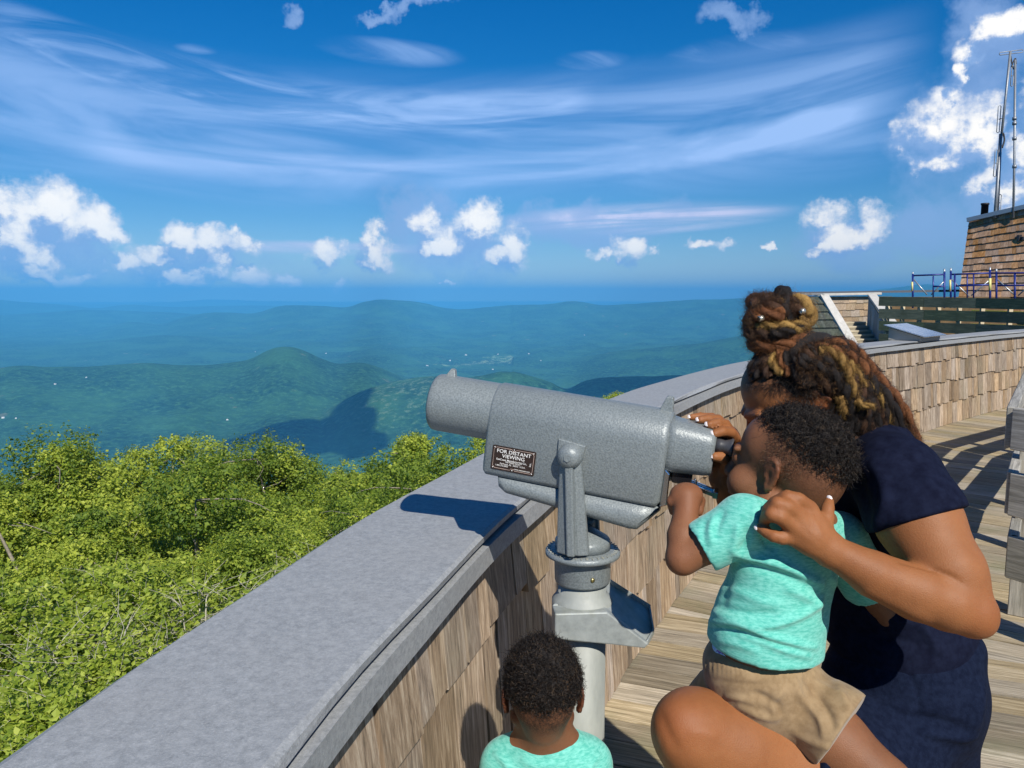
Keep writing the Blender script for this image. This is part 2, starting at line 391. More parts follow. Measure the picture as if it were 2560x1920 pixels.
def bstreak(u, ka, ku, seed, lo, hi, dist=1.0, det=5):
    cv = w.n('ShaderNodeCombineXYZ'); w.l(w.math('MULTIPLY', az, ka), cv.inputs[0]); w.l(w.math('MULTIPLY', u, ku), cv.inputs[1]); cv.inputs[2].default_value = seed
    return sstep(w.noise(cv.outputs[0], 1, det, .54, dist), lo, hi)
mA, uA = bowl(950, .10, 560, 150, -900, 2350, .6); mB, uB = bowl(850, .13, 480, 378, 150, 2200, .55); mC, uC = bowl(1050, .26, 350, 215, -60, 1500, .5)
cir = w.math('MULTIPLY', mA, w.math('MULTIPLY_ADD', bstreak(uA, 2.6, 17, 2.2, .34, .70), .55, .12))
cir = w.math('ADD', cir, w.math('MULTIPLY', mB, w.math('MULTIPLY_ADD', bstreak(uB, 2.0, 19, 7.7, .28, .64), .56, .14)))
cir = w.math('ADD', cir, w.math('MULTIPLY', mC, w.math('MULTIPLY', bstreak(uC, 4.5, 26, 4.1, .42, .70, 1.8), .42)))
cir = w.math('ADD', cir, w.math('MULTIPLY', wisps, w.math('MULTIPLY_ADD', s2, .42, .04)), clamp=True)
cir = w.math('MINIMUM', cir, .86)
lowc = w.math('MULTIPLY', low, w.math('MULTIPLY_ADD', s3, .95, .22))
# --- compose
bg = w.n('ShaderNodeBackground'); bg.inputs[1].default_value = .1
hs = w.n('ShaderNodeHueSaturation'); w.l(sky.outputs[0], hs.inputs['Color']); hs.inputs['Saturation'].default_value = 1.32; hs.inputs['Value'].default_value = .80; hs.inputs['Hue'].default_value = .497
deep = w.mix(sstep(el, .0, .42), (.86, .84, .90), (.0, .90, 1.14))
skyc = w.mix(1.0, hs.outputs[0], deep, 'MULTIPLY')
c = w.mix(cir, skyc, (3.6, 5.4, 9.0))
c = w.mix(lowc, c, (5.9, 6.2, 8.4))
c = w.mix(covd, c, (2.7, 4.1, 7.0))
lit = w.mix(w.math('MULTIPLY', relief, w.math('MULTIPLY_ADD', body, .5, .5)), (2.4, 3.9, 6.8), (10.3, 9.9, 9.2))
c = w.mix(w.math('MULTIPLY', cov, .95), c, lit)
w.l(c, bg.inputs[0]); wo = w.n('ShaderNodeOutputWorld'); w.l(bg.outputs[0], wo.inputs[0])
W.cycles.sampling_method = 'MANUAL'; W.cycles.sample_map_resolution = 1024
# ------------------------------------------------------------------ hills
RIDGES = [  # distance m, half width, [(px, py)...]
 (40000, 2500, [(-900, 760), (0, 756), (200, 762), (400, 757), (530, 748), (620, 752), (800, 754), (1000, 764), (1100, 766), (1210, 757), (1240, 751), (1290, 763), (1400, 766), (1600, 755), (1750, 752), (1900, 745), (2100, 760), (2600, 770), (3400, 770)]),
 (27000, 2200, [(-900, 752), (-300, 745), (0, 749), (60, 756), (150, 761), (240, 772), (320, 760), (420, 768), (600, 764), (760, 765), (900, 775), (1300, 790), (2600, 790), (3400, 770)]),
 (20000, 1800, [(-900, 800), (0, 789), (145, 780), (200, 774), (260, 776), (405, 780), (498, 786), (700, 800), (1200, 830), (1800, 820), (2000, 780), (2155, 731), (2200, 724), (2261, 718), (2306, 711), (2335, 714), (2420, 722), (2700, 720), (3400, 740)]),
 (15500, 1700, [(-900, 850), (0, 850), (200, 836), (324, 803), (376, 809), (405, 812), (470, 790), (532, 780), (637, 786), (694, 766), (740, 763), (810, 766), (868, 770), (900, 758), (949, 747), (1042, 754), (1100, 769), (1157, 774), (1220, 768), (1280, 763), (1370, 762), (1433, 752), (1504, 764), (1560, 762), (1620, 758), (1736, 750), (1875, 747), (2100, 745), (2600, 760), (3400, 800)]),
 (11500, 1100, [(-900, 900), (0, 880), (289, 850), (400, 838), (500, 842), (700, 850), (900, 838), (1000, 842), (1150, 870), (1300, 872), (1500, 850), (1700, 842), (2100, 850), (3400, 880)]),
 (7600, 900, [(-900, 960), (700, 960), (1240, 955), (1342, 926), (1447, 897), (1562, 877), (1736, 862), (1875, 836), (2000, 822), (2300, 800), (2700, 800), (3400, 830)]),
 (5300, 850, [(-900, 930), (0, 921), (35, 913), (120, 918), (231, 917), (370, 909), (430, 913), (521, 913), (580, 906), (625, 899), (650, 885), (683, 869), (712, 864), (752, 873), (785, 890), (810, 902), (839, 913), (880, 909), (903, 908), (940, 918), (984, 938), (1100, 990), (1400, 1040), (3400, 1040)]),
 (3900, 520, [(-900, 1250), (600, 1180), (820, 1030), (868, 1000), (920, 975), (984, 957), (1040, 947), (1100, 942), (1157, 949), (1215, 937), (1250, 926), (1285, 932), (1330, 944), (1389, 962), (1412, 984), (1450, 960), (1481, 949), (1560, 944), (1640, 943), (1720, 940), (2000, 950), (3400, 980)])]
def fbm2(X, Y, sc, oct=5, seed=0, ridged=False):
    r = np.random.default_rng(seed); tot = np.zeros_like(X); amp = 1; n = 0
    for o in range(oct):
        G = r.random((257, 257)); x = (X * sc * 2 ** o + 71.3 * o) % 256; y = (Y * sc * 2 ** o + 31.7 * o) % 256
        i = x.astype(int); j = y.astype(int); u = x - i; v = y - j; u = u * u * (3 - 2 * u); v = v * v * (3 - 2 * v)
        q = (G[i, j] * (1 - u) + G[i + 1, j] * u) * (1 - v) + (G[i, j + 1] * (1 - u) + G[i + 1, j + 1] * u) * v
        if ridged: q = 1 - np.abs(2 * q - 1)
        tot += amp * q; n += amp; amp *= .5
    return tot / n
def terrain():
    na, nr = 1000, 620
    azs = np.radians(np.linspace(-72, 72, na)); rs = np.concatenate([np.geomspace(60, 2500, 90), np.geomspace(2530, 62000, nr - 90)])
    AZ, R = np.meshgrid(azs, rs, indexing='ij'); X = np.sin(AZ) * R; Y = np.cos(AZ) * R
    base = -720.0; Z = np.full_like(X, base)
    Z = np.maximum(Z, -11 - .36 * np.maximum(R - 15, 0))
    n1 = fbm2(X, Y, 1 / 2600, 6, 3, True); n2 = fbm2(X, Y, 1 / 650, 5, 5, True)
    Z += (n1 - .5) * 150 * np.clip((R - 2500) / 3000, 0, 1)
    for i, (D, wd, pts) in enumerate(RIDGES):
        aa = []; hh = []
        for px, py in pts:
            r = ray(px, py); aa.append(math.atan2(r[0], r[1])); hh.append(r[2] / math.hypot(r[0], r[1]))
        sl_ = np.interp(AZ, aa, hh)
        k = np.ones(9) / 9; prof = sl_[:, 0]; prof = np.convolve(np.pad(prof, 4, mode='edge'), k, 'valid')
        sl_ = np.repeat(prof[:, None], AZ.shape[1], 1)
        Dl = D * (1 + .10 * (fbm2(AZ, AZ * 0 + i, 5, 3, 20 + i) - .5))
        pk = CZ + sl_ * Dl; t = (R - Dl) / wd
        fall = 1 / (1 + (t * (1 + .5 * (n1 - .5))) ** 2); fall = np.where(t > 0, fall, fall ** .8)
        rug = (n1 - .55) * .75 + (n2 - .5) * .45
        h = base + (pk - base) * fall + rug * (pk - base) * (1 - fall) * np.sqrt(fall) * 1.3 + (n2 - .55) * .055 * (pk - base) * fall
        Z = np.maximum(Z, h)
    Z += (fbm2(X, Y, 1 / 120, 4, 9) - .5) * 9 * np.clip((R - 1500) / 1500, 0, 1)
    V = np.stack([X, Y, Z], -1).reshape(-1, 3); i = np.arange(na - 1)[:, None]; j = np.arange(nr - 1)[None, :]
    q = (i * nr + j); Fq = np.stack([q, q + 1, q + nr + 1, q + nr], -1).reshape(-1, 4)[:, ::-1]
    return mesh_np('terrain', V, Fq, True)
M = MT('forest_hills'); v = M.coord('Object', (.001, .001, .001)); M.sett(Roughness=1.0, Specular_IOR_Level=0.1)
f1 = M.noise(v, 30, 8, .78); f2 = M.noise(v, 2.2, 5, .6); f3 = M.noise(v, 5.5, 6, .62)
c = M.ramp(f1, [(.36, (.003, .024, .018)), (.5, (.018, .070, .036)), (.62, (.060, .165, .070))])
c = M.mix(M.ramp(f2, [(.42, (0, 0, 0)), (.62, (1, 1, 1))]), c, M.mix(.6, c, (.055, .17, .065)))  # broad brighter patches put sunlit and shaded slopes into the forest colour
patch = M.math('MULTIPLY', M.ramp(f3, [(.66, (0, 0, 0)), (.70, (1, 1, 1))]), .6)
c = M.mix(patch, c, (.22, .21, .12))
# farm fields and clearings on the valley floor (where they really lie)
def spot(cx, cy, rx, ry):
    x = M.n('ShaderNodeTexCoord'); s_ = M.n('ShaderNodeSeparateXYZ'); M.l(x.outputs['Object'], s_.inputs[0])
    a = M.math('MULTIPLY', M.math('SUBTRACT', s_.outputs[0], cx), 1 / rx); b = M.math('MULTIPLY', M.math('SUBTRACT', s_.outputs[1], cy), 1 / ry)
    return M.math('SUBTRACT', 1, M.math('MULTIPLY_ADD', a, a, M.math('MULTIPLY', b, b)))
fp = onz(1150, 912, -690)
fl = M.math('MAXIMUM', M.math('MAXIMUM', spot(fp[0] - 150, fp[1] - 250, 260, 260), spot(fp[0] + 160, fp[1] + 50, 230, 220)), spot(fp[0] + 430, fp[1] + 420, 200, 330))
fl = M.math('MULTIPLY_ADD', M.math('SUBTRACT', M.noise(v, 16, 5, .7), .56), 9, fl)
c = M.mix(M.math('MULTIPLY', fl, .8, clamp=True), c, (.30, .40, .20))
rp = onz(960, 1030, -560)
fl = M.math('MULTIPLY_ADD', M.math('SUBTRACT', M.noise(v, 30, 6, .75), .56), 14, spot(rp[0] + 60, rp[1] + 200, 420, 520))
c = M.mix(M.math('MULTIPLY', fl, .22, clamp=True), c, (.26, .27, .20))
M.base(c); M.bump(f1, .6, 22)
HILLS = put('hills', terrain(), M.m); HILLS['kind'] = 'structure'
# wide ground under and behind everything
gm = MB(); N = 64
vs = [(0, 0, -760)] + [(130000 * math.cos(2 * PI * k / N), 130000 * math.sin(2 * PI * k / N), -760) for k in range(N)]
gm.add(vs, [(0, 1 + k, 1 + (k + 1) % N) for k in range(N)])
gm.build('ground', M.m)['kind'] = 'structure'
def mountain_top():
    na, nr = 120, 60; azs = np.linspace(0, 2 * PI, na, endpoint=False); rs = np.geomspace(16, 2200, nr)
    AZ, R = np.meshgrid(azs, rs, indexing='ij'); X = np.sin(AZ) * R + 18; Y = np.cos(AZ) * R - 4
    Z = -12.5 - .34 * (R - 16) + (fbm2(X + 4000, Y + 4000, 1 / 60, 4, 2) - .5) * 5 * np.clip(R / 60, 0, 1); Z = np.maximum(Z, -765)
    V = np.stack([X, Y, Z], -1).reshape(-1, 3); q = []
    for i in range(na):
        for j in range(nr - 1): q.append((i * nr + j, i * nr + j + 1, ((i + 1) % na) * nr + j + 1, ((i + 1) % na) * nr + j))
    c0 = len(V); V = np.vstack([V, [[18, -4, -12.5]]])
    q += [(c0, i * nr, ((i + 1) % na) * nr, ((i + 1) % na) * nr) for i in range(0)]
    return mesh_np('hilltop', V, np.array(q)[:, ::-1], True)
put('hilltop_ground', mountain_top(), simple('forest_floor', (.05, .05, .025), 1, 0, 3, .5))['kind'] = 'structure'
# air
hz = MB(); hz.box((0, 15000, (480 - 780) / 2), (100000, 62000, 1260)); 
HM = bpy.data.materials.new('haze'); HM.use_nodes = True; ht = HM.node_tree
for n_ in list(ht.nodes): ht.nodes.remove(n_)
hv = ht.nodes.new('ShaderNodeVolumePrincipled'); hv.inputs['Color'].default_value = (.085, .405, .80, 1); hv.inputs['Density'].default_value = .72e-4; hv.inputs['Anisotropy'].default_value = -.4
ho = ht.nodes.new('ShaderNodeOutputMaterial'); ht.links.new(hv.outputs[0], ho.inputs['Volume'])
hzo = hz.build('haze', HM); hzo['kind'] = 'stuff'
# a cumulus above the valley (over the viewer's head) whose shade falls on the near mountain
def cloud(name, cpx, cpy, zg, height, blobs, seed, label):
    g0 = onz(cpx, cpy, zg); c = g0 + SUND * (height / SUND[2]); r = random.Random(seed)
    bm = bmesh.new()
    for (dx, dy, rx, ry, rz) in blobs:
        q = bmesh.ops.create_icosphere(bm, subdivisions=4, radius=1)
        for v_ in q['verts']:
            d = 1 + .28 * mnoise.fractal(v_.co * 2.2 + Vector((dx * .01, dy * .01, seed)), 1, 2, 4)
            v_.co = Vector((c[0] + dx + v_.co.x * rx * d, c[1] + dy + v_.co.y * ry * d, c[2] + max(v_.co.z, -.3) * rz * d))
    me = bpy.data.meshes.new(name); bm.to_mesh(me); bm.free(); me.polygons.foreach_set('use_smooth', np.ones(len(me.polygons), dtype=bool))
    o = put(name, me, CLM); tag(o, label, 'cloud', kind='structure'); return o
CLM = simple('cloud_white', (.85, .86, .88), 1)
CA = onz(800, 1050, -560)
cloud('cloud', 790, 1050, -560, 2600, [(-40, -120, 230, 330, 150), (-260, -420, 190, 240, 110), (150, -60, 130, 260, 110), (90, 330, 80, 330, 80), (110, 760, 150, 130, 70), (300, -330, 90, 170, 70)], 4, 'white heaped cloud high above the near valley')
cloud('cloud', 1500, 955, -430, 2600, [(0, 0, 190, 260, 120), (300, 60, 330, 240, 130), (650, 40, 260, 240, 110)], 9, 'white heaped cloud high above the wooded spur')
# ------------------------------------------------------------------ trees below the parapet
def leaf_mat(name, lo, mid, hi, trans=.35):
    M = MT(name); M.sett(Roughness=.55, Specular_IOR_Level=.35); t = M.attr('tone')
    c = M.ramp(t, [(0, lo), (.5, mid), (1, hi)]); M.base(c)
    tr = M.n('ShaderNodeBsdfTranslucent'); hs_ = M.n('ShaderNodeHueSaturation'); M.l(c, hs_.inputs['Color']); hs_.inputs['Value'].default_value = 1.5; M.l(hs_.outputs[0], tr.inputs[0])
    ms = M.n('ShaderNodeMixShader'); ms.inputs[0].default_value = trans; M.l(M.b.outputs[0], ms.inputs[1]); M.l(tr.outputs[0], ms.inputs[2]); M.l(ms.outputs[0], M.out.inputs[0]); return M.m
LM1 = leaf_mat('leaf_green', (.050, .105, .013), (.195, .275, .028), (.46, .51, .068))
LM2 = leaf_mat('leaf_yellow_green', (.11, .18, .016), (.27, .35, .035), (.50, .55, .10))
BM = simple('tree_bark', (.24, .21, .16), .9, 0, 30, .4, .01); LB = simple('lichen_bark', (.42, .40, .32), .9, 0, 60, .35, .006)
def leaves(cent, nrm, size, rng, tone):
    n = len(cent); up = np.array([0, 0, 1.])
    a = rng.normal(size=(n, 3)); nn = nrm + .55 * a; nn /= np.linalg.norm(nn, axis=1, keepdims=True)
    t = np.cross(nn, rng.normal(size=(n, 3))); t /= np.linalg.norm(t, axis=1, keepdims=True) + 1e-9; b = np.cross(nn, t)
    L = size * rng.uniform(.5, 1.35, n)[:, None]; Wd = L * rng.uniform(.26, .42, n)[:, None]; fold = nn * L * .10
    V = np.stack([cent, cent + t * L * .5 + b * Wd - fold, cent + t * L, cent + t * L * .5 - b * Wd - fold], 1).reshape(-1, 3)
    return V, np.arange(4 * n).reshape(-1, 4), tone
def crown_mesh(R, H, nclump, nleaf, size, seed, spread=.29, holes=.25):
    rng = np.random.default_rng(seed); C = []; Nn = []; T = []
    cl = []
    for k in range(nclump):
        u = rng.normal(size=3); u[2] = abs(u[2]) * 1.0 - .25; u /= np.linalg.norm(u)
        rr = rng.uniform(.62, 1.0); cl.append((u * np.array([R, R, H]) * rr, rng.uniform(.55, 1.2) * R * spread))
    w_ = np.array([c[1] ** 2 for c in cl]); w_ /= w_.sum(); cnt = rng.multinomial(nleaf, w_)
    for (c, r), n in zip(cl, cnt):
        # branchlet sprays inside the clump
        ns = max(8, n // 26); sp = rng.normal(size=(ns, 3)); sp /= np.linalg.norm(sp, axis=1, keepdims=True); sp[:, 2] = sp[:, 2] * .8 + .15
        rad = r * rng.uniform(.35, 1.08, ns) ** .6; sc = c + sp * rad[:, None]
        k = rng.integers(0, ns, n); p = sc[k] + rng.normal(size=(n, 3)) * r * .10
        C.append(p); nn = .6 * (p - c) / r + np.array([0, 0, .75]); Nn.append(nn)
        tt = rng.uniform(.25, .75) + rng.normal(size=n) * .16 + .12 * (sp[k][:, 2]); T.append(np.clip(tt, 0, 1))
    C = np.concatenate(C); Nn = np.concatenate(Nn); T = np.concatenate(T)
    V, Q, T = leaves(C, Nn, size, rng, T); return mesh_np('crown', V, Q, False, {'tone': ('FACE', T)}), cl
def trunk_mesh(cl, R, H, z0, r0, seed, nb=10):
    rng = np.random.default_rng(seed + 99); m = MB(); top = np.array([0, 0, H * .35])
    P = crom([(0, 0, z0), (.1, -.05, z0 * .6), (-.08, .1, z0 * .25), top], 9); m.tube(P, list(np.linspace(r0, r0 * .35, 9)), 8)
    for k in range(min(nb, len(cl))):
        c = cl[k][0]; i = rng.integers(4, 8); a = P[i]; mid = (a + c) / 2 + np.array([0, 0, -.18 * R]) + rng.normal(size=3) * .08 * R
        B = crom([a, mid, c], 7); m.tube(B, list(np.linspace(r0 * .42, r0 * .06, 7)), 6)
        for _ in range(5):
            j = rng.integers(3, 7); e = B[j] + rng.normal(size=3) * cl[k][1] * .8; m.tube(crom([B[j], (B[j] + e) / 2 + rng.normal(size=3) * .05 * R, e], 5), list(np.linspace(r0 * .09, r0 * .02, 5)), 4)
    return m
TREEKIND = []
for kd, (R, H, nc, nl, sz, sd) in enumerate([(2.6, 2.3, 34, 56000, .076, 1), (2.1, 2.5, 28, 50000, .074, 2), (2.9, 2.1, 38, 60000, .076, 3)]):
    cme, cl = crown_mesh(R, H, nc, nl, sz, sd); tm = trunk_mesh(cl, R, H, -11, .22, sd); TREEKIND.append((cme, tm, LM1))
def place_tree(kind, px, py, d, rz, sc, label, leafm=None, group='broadleaf trees below the parapet'):
    cme, tm, lm = TREEKIND[kind]; p = A(px, py, d); top = {0: 2.3, 1: 2.5, 2: 2.1}.get(kind, 1.3) * sc * 1.12
    r = empty('broadleaf_tree' if kind < 3 else 'shrub', (p[0], p[1], p[2] - top), label, 'tree' if kind < 3 else 'shrub', group); r.rotation_euler[2] = rz; r.scale = (sc, sc, sc)
    if isinstance(tm, MB):
        to = tm.build('trunk', BM if kind < 3 else LB); TREEKIND[kind] = (cme, to.data, lm); COL.objects.unlink(to); bpy.data.objects.remove(to); tm = TREEKIND[kind][1]; cme.materials.append(lm)
    for nm, me in (('crown', cme), ('trunk', tm)):
        o = bpy.data.objects.new(nm, me); COL.objects.link(o); o.parent = r
    return r
T_ = [ # kind, px of crown top, py of crown top, depth, rot, scale, label
 (0, 150, 1105, 17, .3, 1.0, 'tallest broadleaf tree at the left rising above its neighbours'),
 (1, 20, 1088, 16, .9, .9, 'slender broadleaf tree just inside the left edge of the photo'),
 (2, -40, 1125, 16, 1.9, 1.0, 'broadleaf tree cut by the left edge of the photo'),
 (1, 390, 1078, 18, 2.2, 1.0, 'rounded broadleaf tree second from the left along the skyline of the canopy'),
 (2, 560, 1092, 19, 4.0, .9, 'low broadleaf tree in the dip before the cloud shadow'),
 (0, 700, 1112, 19, 5.1, .85, 'broadleaf tree whose top stands against the dark cloud shadow'),
 (1, 945, 1062, 17, .9, .82, 'slim broadleaf tree right of the cloud shadow'),
 (2, 1130, 1070, 15, 2.9, .9, 'broadleaf tree behind the objective end of the viewer'),
 (1, 60, 1210, 12, 3.3, .9, 'broadleaf tree of the middle row nearest the left edge'),
 (0, 420, 1190, 13, 1.1, .95, 'broadleaf tree filling the middle of the left canopy'),
 (2, 800, 1200, 13.5, .2, .85, 'broadleaf tree of the middle row below the cloud shadow'),
 (0, 1090, 1190, 11.5, 4.4, .62, 'small broadleaf tree with bare twigs just beyond the coping'),
 (2, 600, 1330, 9.5, 5.3, .62, 'broadleaf crown just above the sparse yellowish shrubs'),
 (1, 180, 1340, 9.5, 2.5, .62, 'dark green crown above the shrubs at the left edge'),
 (0, 930, 1270, 10, 3.9, .5, 'small crown touching the middle of the coping'),
 (1, 1500, 966, 13, 1.2, .45, 'yellow green tree top peeking over the coping behind the viewer'),
]
for a in T_: place_tree(*a)
# near sparse shrubs with lichen covered branches
def shrub_mesh(R, H, seed, nb=42, nl=5200, size=.064):
    rng = np.random.default_rng(seed); m = MB(); C = []; NN = []
    for k in range(nb):
        a = rng.uniform(0, 2 * PI); e = rng.uniform(.15, 1.0); rr = math.sqrt(1 - min(e * e, .98)) * R * rng.uniform(.7, 1.05)
        tip = np.array([math.cos(a) * rr, math.sin(a) * rr, e * H]); st = np.array([math.cos(a) * .25 * rr, math.sin(a) * .25 * rr, -.9])
        P = crom([st, (st + tip) / 2 + rng.normal(size=3) * .14 * R, tip * .85 + rng.normal(size=3) * .05, tip], 9); m.tube(P, list(np.linspace(.022, .0022, 9)), 5)
        for j in range(3, 9):
            for _ in range(3):
                e2 = P[j] + rng.normal(size=3) * np.array([.2, .2, .14]) * R * .8 + np.array([0, 0, .05]); q = crom([P[j], (P[j] + e2) / 2 + rng.normal(size=3) * .03, e2], 5); m.tube(q, list(np.linspace(.0055, .0012, 5)), 3)
                n = nl // (nb * 18); n = max(n, 3)
                for t in rng.uniform(.15, 1.05, n): C.append(q[0] + (q[-1] - q[0]) * t + rng.normal(size=3) * .035); NN.append((0, 0, 1))
    C = np.array(C); NN = np.array(NN, float); V, Q, T = leaves(C, NN, size, rng, np.clip(.5 + rng.normal(size=len(C)) * .22, 0, 1))
    return mesh_np('crown', V, Q, False, {'tone': ('FACE', T)}), m
for sd in (5, 6): 
    cme, tm = shrub_mesh(1.5, 1.2, sd, 44, 9500 if sd == 5 else 38000); TREEKIND.append((cme, tm, LM2))
# houses scattered over the hills and the valley, found by casting a ray on to the terrain
bpy.context.view_layer.update(); HW = simple('house_white', (.85, .84, .80), .8); HR = simple('house_roof', (.40, .38, .36), .8)
for i, (px, py, sc, lb) in enumerate([(138, 961, 9, 'white house on the hillside at the far left, left of the bare patch'), (216, 944, 8, 'pale house near the top of the left hillside'), (8, 1045, 10, 'white house at the left edge just above the tree tops'), (40, 1046, 8, 'small white house right of the one at the left edge'), (568, 1050, 8, 'white house beside the left end of the cloud shadow'), (638, 880, 10, 'tiny white house below the rounded summit, on its left'), (815, 884, 12, 'tiny white house in the valley right of the rounded summit'),
    (1068, 915, 16, 'white building at the left end of the valley fields'), (1125, 902, 16, 'white building in the middle of the valley fields'), (1165, 888, 18, 'large white building above the valley fields'), (1245, 886, 14, 'white building right of the valley fields'), (1322, 885, 14, 'white building under the main blue ridge'), (1352, 902, 12, 'small white building right of the one under the main ridge'), (1232, 924, 12, 'small white building between the fields and the wooded spur'), (1461, 838, 16, 'lone white building high on the main blue ridge')]):
    r_ = Vector(ray(px, py)).normalized(); ok, hit, nrm_, idx_ = HILLS.ray_cast(Vector((0, 0, CZ)), r_); sc *= .75
    if not ok: continue
    t_ = empty('house', (hit.x, hit.y, hit.z), lb, 'house', 'houses in the valley and on the hills'); a_ = i * 1.7; Mz = np.array(Matrix.Rotation(a_, 3, 'Z')); h_ = sc * .55; q_ = np.array(hit)
    m = MB(); m.box(q_ + np.array([0, 0, h_ / 2 - 1]), (sc * 1.5, sc, h_ + 2), Mz); m.build('wall', HW, t_)
    m = MB(); e_ = [Mz @ np.array(v_) + q_ + np.array([0, 0, h_]) for v_ in ((-sc * .8, -sc * .55, 0), (-sc * .8, sc * .55, 0), (-sc * .8, 0, sc * .35))]; m.prism(e_, Mz @ np.array([sc * 1.6, 0, 0])); m.build('roof', HR, t_)
N_ = [(3, 560, 1440, 6.4, .2, .8, 'sparse yellowish shrub with pale lichen branches beside the coping'),
      (4, 230, 1420, 6.8, 1.3, .8, 'leafy light green shrub left of the lichen branched one'),
      (3, 830, 1360, 7.6, 2.6, .7, 'light green shrub under the coping near its middle'),
      (4, -60, 1500, 5.6, 3.3, .8, 'light green shrub at the left edge of the photo'),
      (3, 190, 1560, 5.0, 4.1, .72, 'pale branched shrub low at the left'),
      (4, 330, 1640, 4.4, 5.5, .6, 'bright green shrub pressed against the coping low down'),
      (4, 40, 1740, 3.9, .9, .6, 'bright green shrub in the bottom left corner'),
      (3, 1050, 1290, 8.6, 1.9, .6, 'twiggy shrub just before the coping reaches the viewer')]
for a in N_: place_tree(*a, group='shrubs below the parapet')
# ================================================================== OBSERVATION DECK
SCL = 1.6 / 1.5
H = 1.10                                                   # top of the coping
INN = crom([(p[0] * SCL, p[1] * SCL) for p in [(-.44, -1.2), (-.40, -.4), (-.345, .2), (-.27, .71), (-.175, 1.14), (.02, 1.8), (.5, 3.02), (1.45, 4.75), (3.08, 6.9), (4.2, 8.0), (5.45, 9.15), (7.5, 10.85), (10.2, 12.7), (14, 14.6), (18.5, 15.9)]], 700)
seg = np.linalg.norm(np.diff(INN, axis=0), axis=1); CUMS = np.r_[0, np.cumsum(seg)]; WL = CUMS[-1]
def wall_at(s, off=0.0):
    """point and outward direction of the inner wall line at arc length s; off>0 is outwards"""
    i = np.interp(s, CUMS, np.arange(len(INN))); x = np.interp(i, np.arange(len(INN)), INN[:, 0]); y = np.interp(i, np.arange(len(INN)), INN[:, 1])
    e = .05; a = np.array([np.interp(s + q, CUMS, INN[:, 0]) for q in (-e, e)]); b = np.array([np.interp(s + q, CUMS, INN[:, 1]) for q in (-e, e)])
    t = unit([a[1] - a[0], b[1] - b[0]]); n = np.array([-t[1], t[0]])          # left of travel = outwards
    return np.array([x, y]) + n * off, t, n
WALLM = wood('weathered_shingle', (.07, .048, .030), (.30, .215, .140), (.52, .415, .30), (78, 78, 3.4), 1, 'Object', (.20, .20, .12), .22, .0022)
GREYM = MT('coping_metal'); v = GREYM.coord(); f = GREYM.noise(v, 85, 7, .8); f2 = GREYM.noise(v, 3.2, 4, .6); f3 = GREYM.noise(v, 300, 3, .75)
c = GREYM.ramp(f, [(.33, (.20, .21, .218)), (.5, (.285, .297, .305)), (.68, (.385, .395, .40))]); c = GREYM.mix(GREYM.ramp(f2, [(.4, (0, 0, 0)), (.7, (1, 1, 1))]), c, GREYM.mix(.3, c, (.30, .295, .285)))
c = GREYM.mix(GREYM.ramp(f3, [(.55, (0, 0, 0)), (.70, (.5, .5, .5))]), c, (.47, .48, .48))
GREYM.base(c).sett(Roughness=.62, Specular_IOR_Level=.35); GREYM.bump(f3, .5, .0016); GREYM = GREYM.m
DARKM = simple('wall_backing', (.05, .035, .025), .9)
WR = empty('parapet_wall', (INN[300][0], INN[300][1], 0), 'curved parapet wall of weathered cedar shingles under a grey coping', 'wall')
# core
ns = 240; V = []; S_ = np.linspace(0, WL, ns)
for s in S_:
    for off, z in ((.02, 0.0), (.02, H - .04), (.26, H - .04), (.26, -6.0)):
        p, t, n = wall_at(s, off); V.append((p[0], p[1], z))
Q = [(i * 4 + k, i * 4 + k + 1, (i + 1) * 4 + k + 1, (i + 1) * 4 + k) for i in range(ns - 1) for k in range(3)]
me = mesh_np('core', V, np.array(Q), True); put('wall_core', me, DARKM, WR)
# shingles
sh = MB(); rnd = random.Random(3); zb = [H - .075 - .262 * k for k in range(5)]
for row in range(4):
    z_bot0 = [.835, .565, .29, .0][row]; z_top0 = [H - .06, .87, .60, .325][row]
    s = rnd.uniform(0, .1)
    while s < WL - .2:
        w_ = rnd.choice([rnd.uniform(.055, .10), rnd.uniform(.09, .15), rnd.uniform(.14, .19)]); gap = rnd.uniform(.001, .007) if rnd.random() < .90 else rnd.uniform(.012, .02)
        far = s > 9.0
        zb_ = z_bot0 + (rnd.uniform(-.018, .020) if row < 3 else .004); d0 = .030 + rnd.uniform(0, .007); d1 = .010 + rnd.uniform(0, .004)
        c_ = rnd.gauss(.5, .26); c_ = min(max(c_, 0), 1)
        skew = rnd.uniform(-.006, .006); nsub = 2
        vs = []
        for (ss, dz) in ((s, 0), (s + w_, skew)):
            tw = rnd.uniform(-.003, .003)
            for z, d in ((zb_ + dz, d0 + tw), (z_top0, d1)):
                p, t, n = wall_at(ss, .02 - d); vs.append((p[0], p[1], z))
                p, t, n = wall_at(ss, .021 - min(d1, .008)); vs.append((p[0], p[1], z))
        sh.add(vs, [(0, 4, 6, 2), (0, 1, 5, 4), (0, 2, 3, 1), (4, 5, 7, 6)], c_)
        s += w_ + gap
sh.build('shingles', WALLM, WR)
